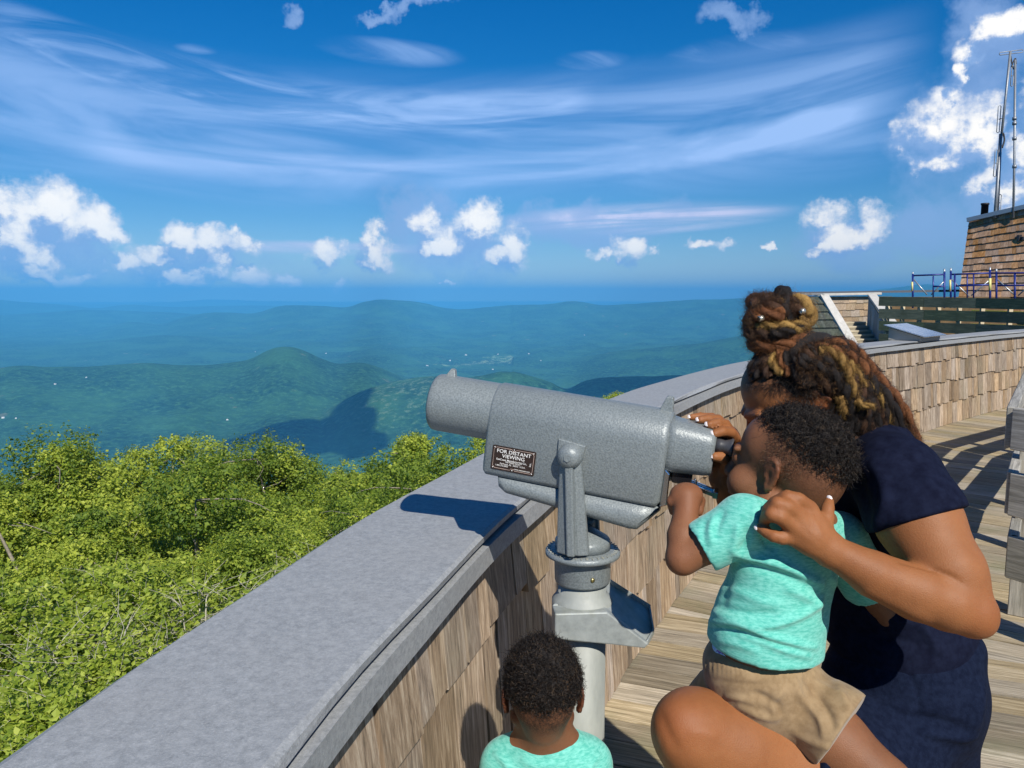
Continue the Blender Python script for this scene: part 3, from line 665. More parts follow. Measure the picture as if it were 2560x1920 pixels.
# coping: top board with a wavy lower lip and a fascia under it
def sweep(mb, prof, s0, s1, step=.12, wav=0, seed=1, smooth=False):
    n_ = max(2, int((s1 - s0) / step)); P = []
    for i, s in enumerate(np.linspace(s0, s1, n_ + 1)):
        q = []
        for j, (off, z) in enumerate(prof):
            wz = wav * mnoise.noise(Vector((s * 1.3, j * 3.1, seed))) if wav else 0
            p, t, n = wall_at(s, off + wz); q.append((p[0], p[1], z))
        P.append(q)
    m = len(prof); base = len(mb.v); vs = [v_ for q in P for v_ in q]; fs = [(i * m + k, i * m + (k + 1) % m, (i + 1) * m + (k + 1) % m, (i + 1) * m + k) for i in range(n_) for k in range(m)]
    fs += [tuple(range(m)), tuple(range(n_ * m, n_ * m + m))[::-1]]
    mb.add(vs, fs, .5)
cp = MB(); js = [0.0]
while js[-1] < WL: js.append(js[-1] + 2.44)
sweep(cp, [(-.030, H - .018), (-.030, H - .005), (-.024, H), (.262, H), (.27, H - .008), (.27, H - .03)], 0, WL, .1, .016, 4)
cp.build('coping_board', GREYM, WR)
fs_ = MB(); sweep(fs_, [(-.040, H - .075), (-.040, H - .030), (.0, H - .030), (.0, H - .075)], 0, WL, .1, .004, 7); fs_.build('coping_fascia', GREYM, WR)
fo = MB(); sweep(fo, [(.262, H - .12), (.262, H - .032), (.285, H - .032), (.285, H - .12)], 0, WL, .2); fo.build('outer_trim', GREYM, WR)
# ------------------------------------------------------------------ deck boards, laid square to the wall in wedges
DKM = wood('deck_board', (.10, .080, .048), (.33, .265, .17), (.54, .455, .32), (3.2, 95, 95), 1, 'UV', (.13, .15, .07), .45, .002, .85, .8)
dk = MB(); rnd = random.Random(12); sect = []
s = 0.0
while s < WL: sect.append((s, min(s + 2.6, WL))); s += 2.6
def clip_poly(poly, p, n):
    out = []
    for i in range(len(poly)):
        a, b = poly[i], poly[(i + 1) % len(poly)]; da = np.dot(a - p, n); db = np.dot(b - p, n)
        if da >= 0: out.append(a)
        if (da >= 0) != (db >= 0): out.append(a + (b - a) * da / (da - db))
    return out
CEN = np.array([14.8, -1.5])
for (sa, sb) in sect:
    pm, t, n = wall_at((sa + sb) / 2, .06); pa, _, _ = wall_at(sa, .06); pb, _, _ = wall_at(sb, .06)
    ua = unit(CEN - pa); ub = unit(CEN - pb); na = np.array([ua[1], -ua[0]]); nb_ = np.array([ub[1], -ub[0]])
    if np.dot(pb - pa, na) < 0: na = -na
    if np.dot(pa - pb, nb_) < 0: nb_ = -nb_
    wv = -3.2
    while wv < 3.2:
        bw = .138 if rnd.random() < .9 else .13; g = rnd.uniform(.004, .009); tone = min(max(rnd.gauss(.48, .2), 0), 1)
        L0 = -.3
        while L0 < 9.0:
            L1 = L0 + rnd.choice([9.5]) 
            a = pm + t * wv - n * L0; b = pm + t * (wv + bw) - n * L0; cc = pm + t * (wv + bw) - n * L1; d = pm + t * wv - n * L1
            poly = clip_poly(clip_poly([a, b, cc, d], pa, na), pb + 0 * pb, nb_)
            if len(poly) >= 3:
                zt = rnd.uniform(-.0025, .0015); m = len(poly); uo = rnd.uniform(0, 40)
                vs = [(q[0], q[1], zt) for q in poly] + [(q[0], q[1], -.035) for q in poly]
                uv = [(np.dot(q - pm, n) + uo, np.dot(q - pm, t)) for q in poly]
                dk.add(vs, [tuple(range(m))] + [(i, (i + 1) % m, m + (i + 1) % m, m + i) for i in range(m)], tone, [uv] + [[uv[i], uv[(i + 1) % m], uv[(i + 1) % m], uv[i]] for i in range(m)])
            L0 = L1 + .004
        wv += bw + g
dko = dk.build('deck', DKM); dko['kind'] = 'structure'
ub = MB(); pts = [tuple(wall_at(s, .1)[0]) for s in np.linspace(0, WL, 60)] + [(24, -6), (4, -8)]
ub.prism([(p[0], p[1], -.06) for p in pts], (0, 0, -.3)); ub.build('deck_underside', DARKM)['kind'] = 'structure'
# ------------------------------------------------------------------ inner timber railing on the right
RLM = wood('grey_timber', (.13, .12, .10), (.33, .31, .27), (.52, .49, .43), (3, 50, 50), 1, 'UV', (.16, .17, .10), .3, .0025, .85, .7)
def board(mb, a, b, w, h, tone, up=(0, 0, 1)):
    """board with its grain along the length in UV"""
    a = np.array(a, float); b = np.array(b, float); x = b - a; L = np.linalg.norm(x); x = x / L; y = unit(np.cross(up, x)); z = np.cross(x, y); c_ = (a + b) / 2; uo = rnd.uniform(0, 50)
    vs = []; 
    for k in (-1, 1):
        for j in (-1, 1):
            for i in (-1, 1): vs.append(c_ + x * i * L / 2 + y * j * w / 2 + z * k * h / 2)
    fs = [(0, 2, 3, 1), (4, 5, 7, 6), (0, 1, 5, 4), (2, 6, 7, 3), (0, 4, 6, 2), (1, 3, 7, 5)]
    def uvf(i, mode):
        p = vs[i] - c_; u = np.dot(p, x) + uo; v_ = np.dot(p, y); w2 = np.dot(p, z)
        return (u, v_) if mode == 0 else ((u, w2) if mode == 1 else (v_ * 8 + uo, w2 * 8))
    md = [0, 0, 1, 1, 2, 2]
    mb.add(vs, fs, tone, [[uvf(i, md[k]) for i in f] for k, f in enumerate(fs)])
RAILP = [(3.80, .55), (2.275, 3.42), (3.62, 5.30), (4.98, 6.98), (7.0, 8.55), (10.5, 10.2)]
RR = empty('timber_railing', (2.275, 3.42, 0), 'grey timber railing of three stacked boards at the right edge of the deck', 'railing')
bd = [MB(), MB(), MB()]; ps = []
for i in range(len(RAILP) - 1):
    a = np.array(RAILP[i]); b = np.array(RAILP[i + 1]); d = unit(b - a); L = np.linalg.norm(b - a); nrm = np.array([-d[1], d[0]])
    for k, (zc, hh) in enumerate(((1.005, .19), (.70, .20), (.40, .20))):
        lean = -.02 * k; e0 = 0.02 if i else 0
        board(bd[k], (*(a + d * e0 + nrm * lean), zc), (*(b - d * .012 + nrm * lean), zc), .045, hh, min(max(rnd.gauss(.5, .15), 0), 1))
    m = max(1, int(round(L / 1.1)))
    for q in range(m):
        p = a + d * (L * (q + .35) / m) - nrm * .075 * (1 if i else 1); z1 = 1.06
        pm = MB(); board(pm, (*p, .0), (*p, z1), .088, .088, rnd.uniform(.3, .6), (d[0], d[1], 0)); ps.append(pm)
for k in range(3): bd[k].build('rail_board', RLM, RR, .004, 1)
for pm in ps: pm.build('post', RLM, RR, .003, 1)
# ------------------------------------------------------------------ tilted viewing plaque on the coping
IP = empty('view_plaque', tuple(A(2235, 838, 9.3)), 'tilted metal view plaque on a wooden wedge standing on the coping', 'sign')
sq = min(np.linspace(0, WL, 400), key=lambda s: np.linalg.norm(wall_at(s, .11)[0] - np.array([4.75, 8.95])))
p, t, n = wall_at(sq, .10); Mx = np.c_[np.array([t[0], t[1], 0]), np.array([n[0], n[1], 0]), [0, 0, 1]]
def loc(q): return np.array([p[0], p[1], H]) + Mx @ np.array(q)
wd = MB(); wd.prism([loc((-.31, -.16, .001)), loc((-.31, .20, .001)), loc((-.31, .20, .145)), loc((-.31, -.16, .045))], Mx @ np.array([.62, 0, 0])); wd.build('wedge', RLM, IP, .004, 1)
pl = MB(); pl.prism([loc((-.36, -.21, .045)), loc((-.36, .24, .168)), loc((-.36, .24, .18)), loc((-.36, -.21, .057))], Mx @ np.array([.72, 0, 0])); pl.build('metal_panel', simple('panel_metal', (.62, .66, .72), .22, .85, 6, .12), IP, .003, 1)
# ------------------------------------------------------------------ far side: stairs, upper parapet
DSH = wood('shaded_shingle', (.05, .06, .045), (.14, .15, .11), (.25, .25, .19), (20, 20, 1.6), 1, 'Object', (.06, .09, .05), .5, .004)  # dark green tones carry the shade on the stair's outer face
CEDAR = wood('new_cedar', (.20, .105, .05), (.37, .215, .115), (.54, .345, .20), (14, 14, 1.4), 1, 'Object', None, .5, .004)
def shingle_face(name, quad, rows, mat, parent, wmin=.10, wmax=.26, seed=1, th=.03, course=None):
    """quad: bottom-left, bottom-right, top-right, top-left seen from outside; rows of shingles laid over it"""
    bl, br, tr, tl = [np.array(q, float) for q in quad]; r_ = random.Random(seed); m = MB(); nrm = unit(np.cross(br - bl, tl - bl))
    def P(u, v_): return (bl * (1 - u) + br * u) * (1 - v_) + (tl * (1 - u) + tr * u) * v_
    wid = max(np.linalg.norm(br - bl), np.linalg.norm(tr - tl))
    for k in range(rows):
        u = 0
        while u < 1:
            w_ = r_.uniform(wmin, wmax) / wid; u1 = min(1, u + w_); v0 = max(0, (k + r_.uniform(-.05, .06)) / rows) if k else 0; v1 = min(1, (k + 1.12) / rows)
            a, b, c_, d = P(u, v0), P(u1 - .004 / wid, v0), P(u1 - .004 / wid, v1), P(u, v1)
            t0 = nrm * (th + r_.uniform(0, .006)); t1 = nrm * .006
            m.add([a + t0, b + t0, c_ + t1, d + t1, a, b, c_, d], [(0, 1, 2, 3), (0, 4, 5, 1), (0, 3, 7, 4), (1, 5, 6, 2)], min(max(r_.gauss(.5, .2), 0), 1)); u = u1
    return m.build(name, mat, parent)
ST = empty('stair_enclosure', tuple(A(2150, 850, 25) * np.array([1, 1, 0])), 'far stairway between sloped shingled parapets climbing to the upper deck', 'stairs')
D0 = 25.0
def Pq(px, py, d): return A(px, py, d)
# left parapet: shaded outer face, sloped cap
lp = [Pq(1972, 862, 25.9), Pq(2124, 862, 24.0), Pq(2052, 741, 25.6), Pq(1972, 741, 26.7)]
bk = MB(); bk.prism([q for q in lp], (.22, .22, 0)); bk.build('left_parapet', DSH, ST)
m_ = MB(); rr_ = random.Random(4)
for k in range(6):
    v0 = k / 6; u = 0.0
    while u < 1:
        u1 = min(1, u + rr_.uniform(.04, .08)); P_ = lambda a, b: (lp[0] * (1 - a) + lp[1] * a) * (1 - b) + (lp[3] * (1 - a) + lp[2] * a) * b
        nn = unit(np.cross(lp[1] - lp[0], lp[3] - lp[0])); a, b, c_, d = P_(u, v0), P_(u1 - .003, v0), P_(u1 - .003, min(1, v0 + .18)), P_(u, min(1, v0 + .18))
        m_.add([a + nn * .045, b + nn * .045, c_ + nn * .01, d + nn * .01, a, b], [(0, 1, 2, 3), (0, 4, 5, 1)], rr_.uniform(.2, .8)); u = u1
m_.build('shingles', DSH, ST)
def cap(a, b, w, h, name='cap', parent=ST, mat=None): 
    m = MB(); m.beam(a, b, w, h); return m.build(name, mat or GREYC, parent, .01, 1)
GREYC = simple('pale_cap', (.50, .48, .44), .8, 0, 8, .12)
cap(Pq(2060, 738, 25.6), Pq(2134, 862, 24.0), .30, .09)
cap(Pq(1970, 737, 26.7), Pq(2066, 736, 25.6), .34, .06, 'top_cap')
# back wall and landing
shingle_face('back_wall', [Pq(2060, 812, 28.6), Pq(2176, 806, 28.6), Pq(2176, 741, 28.6), Pq(2060, 741, 28.6)], 4, WALLM, ST, .16, .34, 5, .04)
bw_ = MB(); bw_.prism([Pq(2040, 860, 28.7), Pq(2230, 860, 28.7), Pq(2230, 741, 28.7), Pq(2040, 741, 28.7)], (0, .2, 0)); bw_.build('back_panel', DSH, ST)
cap(Pq(2040, 737, 28.5), Pq(2200, 734, 28.5), .3, .09, 'top_cap')
for k in range(6):
    a = Pq(2090 + k * 9, 807 + k * 10.5, 27.6 - k * .32); b = Pq(2176 + k * 13, 805 + k * 10.5, 27.6 - k * .32)
    m = MB(); board(m, a, b, .34, .05, .75); board(m, a + np.array([0, -.15, -.07]), b + np.array([0, -.15, -.07]), .02, .09, .15); m.build('step', wood('step_%d' % k, (.2, .17, .11), (.42, .36, .25), (.6, .53, .4), (3, 30, 30), 1, 'UV') if k == 0 else STEPM, ST); STEPM = bpy.data.materials['step_0']
STEPM.name = 'stair_tread'
# right parapet: blue grey planks on its outer side
BLP = wood('bluegrey_plank', (.16, .20, .21), (.27, .33, .35), (.38, .44, .45), (14, 14, 1.2), 1, 'Object', (.16, .20, .12), .4, .003)
rp = [Pq(2171, 822, 27.2), Pq(2213, 862, 23.8), Pq(2243, 862, 23.8), Pq(2170, 741, 27.2)]
m = MB(); nb = 9; rq = random.Random(8)
for k in range(nb):
    u0, u1 = k / nb, (k + .96) / nb
    bl_ = rp[0] * (1 - u0) + rp[2] * u0 if False else None
    a0 = Pq(2171 + 70 * u0, 745 + 112 * u0, 27.2 - 3.2 * u0); a1 = Pq(2171 + 70 * u1, 745 + 112 * u1, 27.2 - 3.2 * u1)
    m.add([(a0[0], a0[1], a0[2] - 1.6), (a1[0], a1[1], a1[2] - 1.6), tuple(a1), tuple(a0)] + [(a0[0] + .06, a0[1] + .05, a0[2] - 1.6), (a1[0] + .06, a1[1] + .05, a1[2] - 1.6), (a1[0] + .06, a1[1] + .05, a1[2]), (a0[0] + .06, a0[1] + .05, a0[2])], [(0, 1, 2, 3), (4, 7, 6, 5), (0, 4, 5, 1), (1, 5, 6, 2), (0, 3, 7, 4), (3, 2, 6, 7)], rq.uniform(.3, .7))
m.build('plank_side', BLP, ST)
cap(Pq(2180, 738, 27.2), Pq(2238, 818, 24.6), .30, .09); cap(Pq(2238, 818, 24.6), Pq(2258, 862, 23.8), .30, .09)
# long upper wall behind, with a dark cap against the sky
UW = empty('upper_deck_wall', tuple(Pq(2350, 800, 29) * np.array([1, 1, 0])), 'upper deck wall with a thin dark cap running behind the green boards', 'wall')
m = MB(); m.prism([Pq(2225, 742, 29.6), Pq(2800, 742, 27), Pq(2800, 900, 27), Pq(2225, 900, 29.6)], (0, .25, 0)); m.build('wall', simple('upper_wall_brown', (.16, .10, .045), .9, 0, 3, .35), UW)
m = MB(); m.beam(Pq(1960, 733, 31), Pq(2440, 726, 31), .35, .09); m.build('cap', simple('dark_flashing', (.10, .11, .13), .5), UW)
# green board fence
GB = wood('green_board', (.035, .055, .035), (.075, .105, .07), (.14, .17, .11), (3, 26, 26), 1, 'UV', (.03, .05, .03), .5, .002)
GF = empty('green_board_fence', tuple(A(2400, 800, 22) * np.array([1, 1, 0])), 'dark green board fence with pale posts showing through its gaps', 'fence')
for k, (y0, y1, hh) in enumerate(((753, 762, .30), (784, 797, .31), (814, 830, .30), (846, 868, .3))):
    for j, (xa, xb) in enumerate(((2198, 2310), (2311, 2440), (2441, 2640))):
        fa, fb = (xa - 2198) / 442, (xb - 2198) / 442; m = MB(); board(m, A(xa, y0 + (y1 - y0) * fa, 24.5 - 4.5 * fa), A(xb, y0 + (y1 - y0) * fb, 24.5 - 4.5 * fb), .05, hh, [.3, .6, .45][(k + j) % 3]); m.build('fence_board', GB, GF)
for i, px in enumerate((2222, 2260, 2303, 2350, 2402, 2460, 2530, 2610)):
    f_ = (px - 2198) / 442; a = A(px, 748 + 10 * f_, 24.62 - 4.5 * f_); m = MB(); m.box((a[0], a[1] + .05, a[2] - 1.2), (.11, .09, 2.5)); m.build('post', simple('fence_post_wood', (.62, .52, .36), .8, 0, 6, .1) if i == 0 else bpy.data.materials['fence_post_wood'], GF)
# yellow rails behind the fence
YR = simple('yellow_paint', (.75, .62, .08), .5)
for (lb, a, b) in (('upper yellow guard rail seen through the gap of the green fence', (2430, 778, 25), (2600, 784, 23)), ('lower yellow guard rail seen through the lowest gap of the green fence', (2430, 812, 25), (2600, 818, 23))):
    m = MB(); m.beam(A(*a), A(*b), .06, .09); tag(m.build('guard_rail', YR), lb, 'rail')
# ------------------------------------------------------------------ round tower house with cedar shingles
TW = empty('tower_building', tuple(A(2500, 740, 30) * np.array([1, 1, 0])), 'tower house clad in new brown cedar shingles with a flat roof edge', 'building')
bl_, br_, tr_, tl_ = A(2393, 775, 29.5), A(2760, 790, 26), A(2700, 487, 26.6), A(2423, 553, 30)
shingle_face('wall', [bl_, br_, tr_, tl_], 14, CEDAR, TW, .14, .34, 9, .05)
bb = MB(); bb.prism([q + np.array([.12, .17, 0]) for q in (bl_, br_, tr_, tl_)], (3.2, 4, 0)); bb.build('inner_wall', DARKM, TW)
m = MB(); m.beam(A(2419, 550, 29.9), A(2705, 484, 26.5), .14, .16); m.build('roof_edge', simple('blue_grey_flashing', (.30, .38, .45), .5, .3), TW)
m = MB(); a = A(2461, 535, 30); m.lathe([(.0, -.3), (.13, -.3), (.13, .35), (.15, .35), (.15, .42), (0, .42)], a, (0, 0, 1), 16); m.build('vent_pipe', simple('black_pipe', (.02, .02, .025), .6), TW)
m = MB(); a = A(2556, 595, 28.2); m.box(a, (.34, .12, .22)); m.box(a + np.array([0, -.12, -.02]), (.22, .14, .12)); m.build('flood_light', simple('lamp_black', (.02, .02, .025), .4), TW)
# antennas on the roof
STL = simple('mast_steel', (.28, .30, .32), .5, .5, 20, .2)
def dip(m, c_, L, w_, vert=True, up=None):
    u = np.array([0, 0, 1.]) if vert else unit(up); s_ = np.array([1., 0, 0]) if vert else np.array([0, 0, 1.])
    P_ = [c_ + u * L / 2 + s_ * w_ / 2, c_ - u * L / 2 + s_ * w_ / 2, c_ - u * (L / 2 + w_ * .3), c_ - u * L / 2 - s_ * w_ / 2, c_ + u * L / 2 - s_ * w_ / 2, c_ + u * (L / 2 + w_ * .3)]
    m.tube(P_, .016, 6, closed=True)
d_ = 29.0
m1 = empty('antenna_mast', tuple(A(2490, 535, d_)), 'taller antenna mast topped by a crosswise loop, left of its partner', 'antenna')
t1 = MB(); t1.tube([A(2487, 545, d_), A(2493, 470, d_), A(2502, 335, d_)], .060, 10); t1.tube([A(2494, 545, d_), A(2503, 340, d_)], .038, 8); t1.tube([A(2503, 345, d_), A(2515, 235, d_), A(2526, 128, d_)], .044, 10); t1.build('pole', STL, m1)
for (x, y, L, o) in ((2497, 298, .95, 8), (2489, 408, .95, 8), (2499, 508, .6, 0), (2531, 190, .7, -3)):
    q = MB(); c_ = A(x, y, d_); dip(q, c_, L, .10); q.tube([c_, A(x + o, y - 2, d_)], .02, 6); q.build('loop_element', STL, m1)
q = MB(); dip(q, A(2528, 131, d_), .85, .10, False, (1, 0, .12)); q.build('loop_element', STL, m1)
q = MB(); q.tube(crom([A(2505, 370, d_), A(2511, 350, d_), A(2508, 332, d_)], 8), .03, 6); q.build('cable', simple('cable_black', (.02, .02, .02), .6), m1); q = MB(); q.tube(crom([A(2527, 140, d_), A(2531, 165, d_), A(2536, 175, d_)], 8), .022, 6); q.build('cable', bpy.data.materials['cable_black'], m1)
m2 = empty('antenna_mast', tuple(A(2533, 530, d_ - .6)), 'slimmer straight antenna mast right of the taller one', 'antenna')
t2 = MB(); t2.tube([A(2533, 545, d_ - .6), A(2536, 400, d_ - .6), A(2538, 150, d_ - .6)], .042, 10)
for y in (300, 312, 350, 420): t2.tube([A(2536, y, d_ - .6), A(2536.3, y - 7, d_ - .6)], .075, 8)
t2.build('pole', STL, m2); q = MB(); q.tube(crom([A(2528, 168, d_ - .6), A(2538, 145, d_ - .6), A(2541, 160, d_ - .6)], 8), .02, 6); q.build('cable', bpy.data.materials['cable_black'], m2)
# ------------------------------------------------------------------ blue scaffold
BLU = simple('blue_scaffold_paint', (.015, .03, .20), .4, .2); GAL = simple('galvanised', (.45, .48, .5), .4, .6)
SF = empty('scaffold', tuple(A(2420, 760, 27) * np.array([1, 1, 0])), 'blue tube scaffold frames standing in front of the cedar tower house', 'scaffold')
def T2(x, y): return A(x, y, 27.5 - (x - 2282) * .008)
for (x, ya, yb, mt) in ((2282, 685, 770, 0), (2333, 690, 745, 0), (2361, 680, 770, 0), (2377, 678, 770, 0), (2387, 684, 770, 0), (2418, 684, 745, 0), (2434, 684, 745, 0), (2475, 675, 770, 0), (2491, 680, 770, 0), (2537, 682, 770, 0), (2585, 682, 770, 0)):
    q = MB(); q.tube([T2(x, ya), T2(x, yb)], .035 if yb > 750 else .025, 8); q.build('upright', BLU, SF)
for (x, ya, yb) in ((2361, 672, 684), (2377, 670, 682), (2475, 668, 682), (2491, 672, 682), (2282, 680, 688)):
    q = MB(); q.tube([T2(x, ya), T2(x, yb)], .03, 8); q.build('pin', GAL, SF)
for (xa, ya, xb, yb) in ((2282, 689, 2361, 686), (2377, 686, 2475, 683), (2475, 683, 2620, 682), (2333, 716, 2361, 716), (2387, 715, 2475, 712), (2491, 714, 2600, 713)):
    q = MB(); q.tube([T2(xa, ya), T2(xb, yb)], .03, 8); q.build('ledger', BLU, SF)
for (xa, ya, xb, yb) in ((2284, 698, 2318, 737), (2328, 737, 2361, 702), (2378, 698, 2423, 741), (2428, 739, 2474, 700), (2493, 698, 2540, 741), (2545, 739, 2590, 700)):
    q = MB(); q.tube([T2(xa, ya), T2(xb, yb)], .022, 6); q.build('brace', GAL, SF)
for x, ya, yb in ((2376, 700, 728), (2475, 696, 726), (2281, 705, 728)):
    q = MB(); q.tube([T2(x, ya), T2(x, yb)], .042, 8); q.build('warning_tape', simple('tape_yellow', (.75, .7, .25), .5) if x == 2376 else bpy.data.materials['tape_yellow'], SF)
# ================================================================== COIN VIEWER ON ITS POLE
KV = .89; resize(KV)
VY, VT = math.radians(17), math.radians(7)
E1 = np.array([math.cos(VY) * math.cos(VT), -math.sin(VY) * math.cos(VT), -math.sin(VT)]); E2 = np.array([math.sin(VY), math.cos(VY), 0]); E3 = np.cross(E1, E2)
VC = np.array([.1535, 1.599, 1.324]); XH = np.array([math.cos(VY), -math.sin(VY), 0]); UPV = np.array([0, 0, 1.])
def L3(u, w, v): return VC + E1 * u + E2 * w + E3 * v
HM_ = MT('hammered_grey_paint'); v = HM_.coord(); f = HM_.noise(v, 330, 2, .5); vo = HM_.n('ShaderNodeTexVoronoi'); vo.inputs['Scale'].default_value = 260; HM_.l(v, vo.inputs['Vector']); f2 = HM_.noise(v, 9, 4, .6)
c = HM_.ramp(f, [(.32, (.150, .172, .178)), (.5, (.205, .232, .238)), (.70, (.255, .285, .288))]); c = HM_.mix(HM_.math('MULTIPLY', f2, .35), c, (.20, .215, .21)); HM_.base(c).sett(Roughness=.42, Metallic=.1, Specular_IOR_Level=.5)
HM_.bump(HM_.math('ADD', f, HM_.math('MULTIPLY', vo.outputs[0], .5)), .40, .0010); PAINT = HM_.m
VW = empty('coin_viewer', (VC[0] * KV, VC[1] * KV, 0), 'grey hammered metal coin operated viewer on a pole aimed over the wall', 'viewer')
def loft(mb, secs, cap=True, smooth=True):
    m = len(secs[0]); base = len(mb.v); vs = [p for s_ in secs for p in s_]
    fs = [(i * m + k, i * m + (k + 1) % m, (i + 1) * m + (k + 1) % m, (i + 1) * m + k) for i in range(len(secs) - 1) for k in range(m)]
    mb.add(vs, fs, .5, smooth=smooth)
    if cap:
        for idx in (list(range(m))[::-1], [(len(secs) - 1) * m + k for k in range(m)]):
            mb.f.append(tuple(base + q for q in idx)); mb.c.append(.5); mb.uvs.append([(0, 0)] * m); mb.sm.append(False)
def dsec(u, R, bot, sc=1, dv=0, halfb=None, n=18, rc=.012):
    hb = halfb or R; P_ = [(math.cos(PI * k / n) * R, math.sin(PI * k / n) * R) for k in range(n + 1)]
    P_ += [(-hb, bot + rc), (-hb + rc * .3, bot + rc * .3), (-hb + rc, bot), (hb - rc, bot), (hb - rc * .3, bot + rc * .3), (hb, bot + rc)]
    return [L3(u, w * sc, v_ * sc + dv) for w, v_ in P_]
b = MB(); loft(b, [dsec(-.196, .066, -.124, .90), dsec(-.194, .066, -.126, .965), dsec(-.188, .067, -.1275, 1), dsec(.168, .067, -.1275), dsec(.177, .067, -.1275, .985), dsec(.183, .065, -.125, .93)])
b.build('body', PAINT, VW)
b = MB(); N_ = 44
b.lathe([(0, -.338), (.050, -.338), (.0535, -.337), (.0535, -.330), (.052, -.318)], L3(0, 0, 0), E1, N_)
b.lathe([(.0535, -.3385), (.0600, -.341), (.0632, -.337), (.0645, -.328), (.0640, -.30), (.0640, -.190)], L3(0, 0, 0), E1, N_)
b.build('objective_barrel', PAINT, VW)
b = MB(); b.lathe([(0, -.325), (.052, -.325)], L3(0, 0, 0), E1, N_); b.build('objective_glass', simple('dark_glass', (.01, .012, .02), .05), VW)
# lower casting, tapering down towards the eyepiece end
def lsec(u, top, bot, hw, rc=.014):
    P_ = [(hw, top), (-hw, top), (-hw, bot + rc), (-hw + rc * .3, bot + rc * .3), (-hw + rc, bot), (hw - rc, bot), (hw - rc * .3, bot + rc * .3), (hw, bot + rc)]
    return [L3(u, w, v_) for w, v_ in P_]
b = MB(); loft(b, [lsec(-.160, -.1278, -.140, .058), lsec(-.156, -.1278, -.152, .062), lsec(-.140, -.1278, -.162, .063), lsec(.130, -.1278, -.184, .063), lsec(.146, -.1278, -.182, .063), lsec(.186, -.1278, -.134, .062)])
b.build('lower_casting', PAINT, VW)
b = MB(); b.lathe([(0, 0), (.012, 0), (.012, .012), (.009, .016), (0, .016)], L3(.120, 0, -.176), -E3, 16); b.build('foot_stub', PAINT, VW)
# eyepiece housing
def hsec(u, hw, ht, hb, sc=1):
    n = 24; P_ = []
    for k in range(n):
        a = 2 * PI * k / n; ca, sa = math.cos(a), math.sin(a); e = .62
        P_.append((hw * math.copysign(abs(ca) ** e, ca) * sc, ((ht if sa > 0 else hb) * math.copysign(abs(sa) ** e, sa)) * sc - .004))
    return [L3(u, w, v_) for w, v_ in P_]
b = MB(); loft(b, [hsec(.176, .058, .060, .056), hsec(.196, .056, .056, .054), hsec(.258, .053, .050, .049), hsec(.268, .051, .048, .047), hsec(.273, .046, .043, .042)])
b.build('eyepiece_housing', PAINT, VW)
EYE = simple('eyepiece_rubber', (.055, .055, .06), .45, 0, 60, .2)
for w_ in (-.029, .029):
    b = MB(); b.lathe([(0, .272), (.0135, .272), (.0135, .283), (.0125, .290), (.0165, .301), (.0185, .304), (.0175, .307), (.013, .306), (.012, .298), (0, .298)], L3(0, w_, .016), E1, 26); b.build('eyepiece', EYE, VW)
b = MB(); b.prism([L3(-.323, -.010, .062), L3(-.300, -.007, .062), L3(-.305, -.003, .078), L3(-.313, -.003, .080)], E2 * .014); b.build('front_sight', PAINT, VW, .0015, 2)
b = MB(); b.prism([L3(.150, -.014, .060), L3(.180, -.014, .060), L3(.176, -.012, .094), L3(.163, -.012, .094)], E2 * .007); b.prism([L3(.150, .012, .060), L3(.180, .012, .060), L3(.176, .010, .094), L3(.163, .010, .094)], E2 * .007); b.prism([L3(.150, -.007, .060), L3(.180, -.007, .060), L3(.178, -.007, .076), L3(.158, -.007, .076)], E2 * .02); b.build('rear_sight', PAINT, VW, .0015, 2)
b = MB(); b.prism([L3(.196, -.030, -.052), L3(.238, -.030, -.050), L3(.238, -.030, -.070), L3(.232, -.030, -.077), L3(.200, -.030, -.077), L3(.196, -.030, -.070)], E2 * .06); b.build('coin_slot_box', simple('gloss_black', (.01, .01, .012), .2), VW, .003, 2)
CHR = simple('chrome', (.62, .65, .68), .16, 1.0)
b = MB(); b.prism([L3(.1835, -.052, -.045), L3(.1835, -.052, -.128), L3(.198, -.052, -.120), L3(.195, -.052, -.055)], E2 * .10); b.build('coin_plate', CHR, VW, .002, 2)
b = MB()
for w_ in (-.020, .012): b.beam(L3(.194, w_, -.070), L3(.288, w_, -.088), .007, .009, E3)
b.beam(L3(.288, -.024, -.088), L3(.288, .016, -.088), .010, .014, E3); b.beam(L3(.215, -.004, -.076), L3(.284, -.004, -.089), .022, .003, E3); b.build('coin_slide', CHR, VW, .001, 1)
b = MB(); b.tube(crom([L3(.236, -.028, -.085), L3(.244, -.028, -.076), L3(.247, -.028, -.066), L3(.243, -.028, -.060)], 8), .0022, 8); b.build('release_lever', CHR, VW)
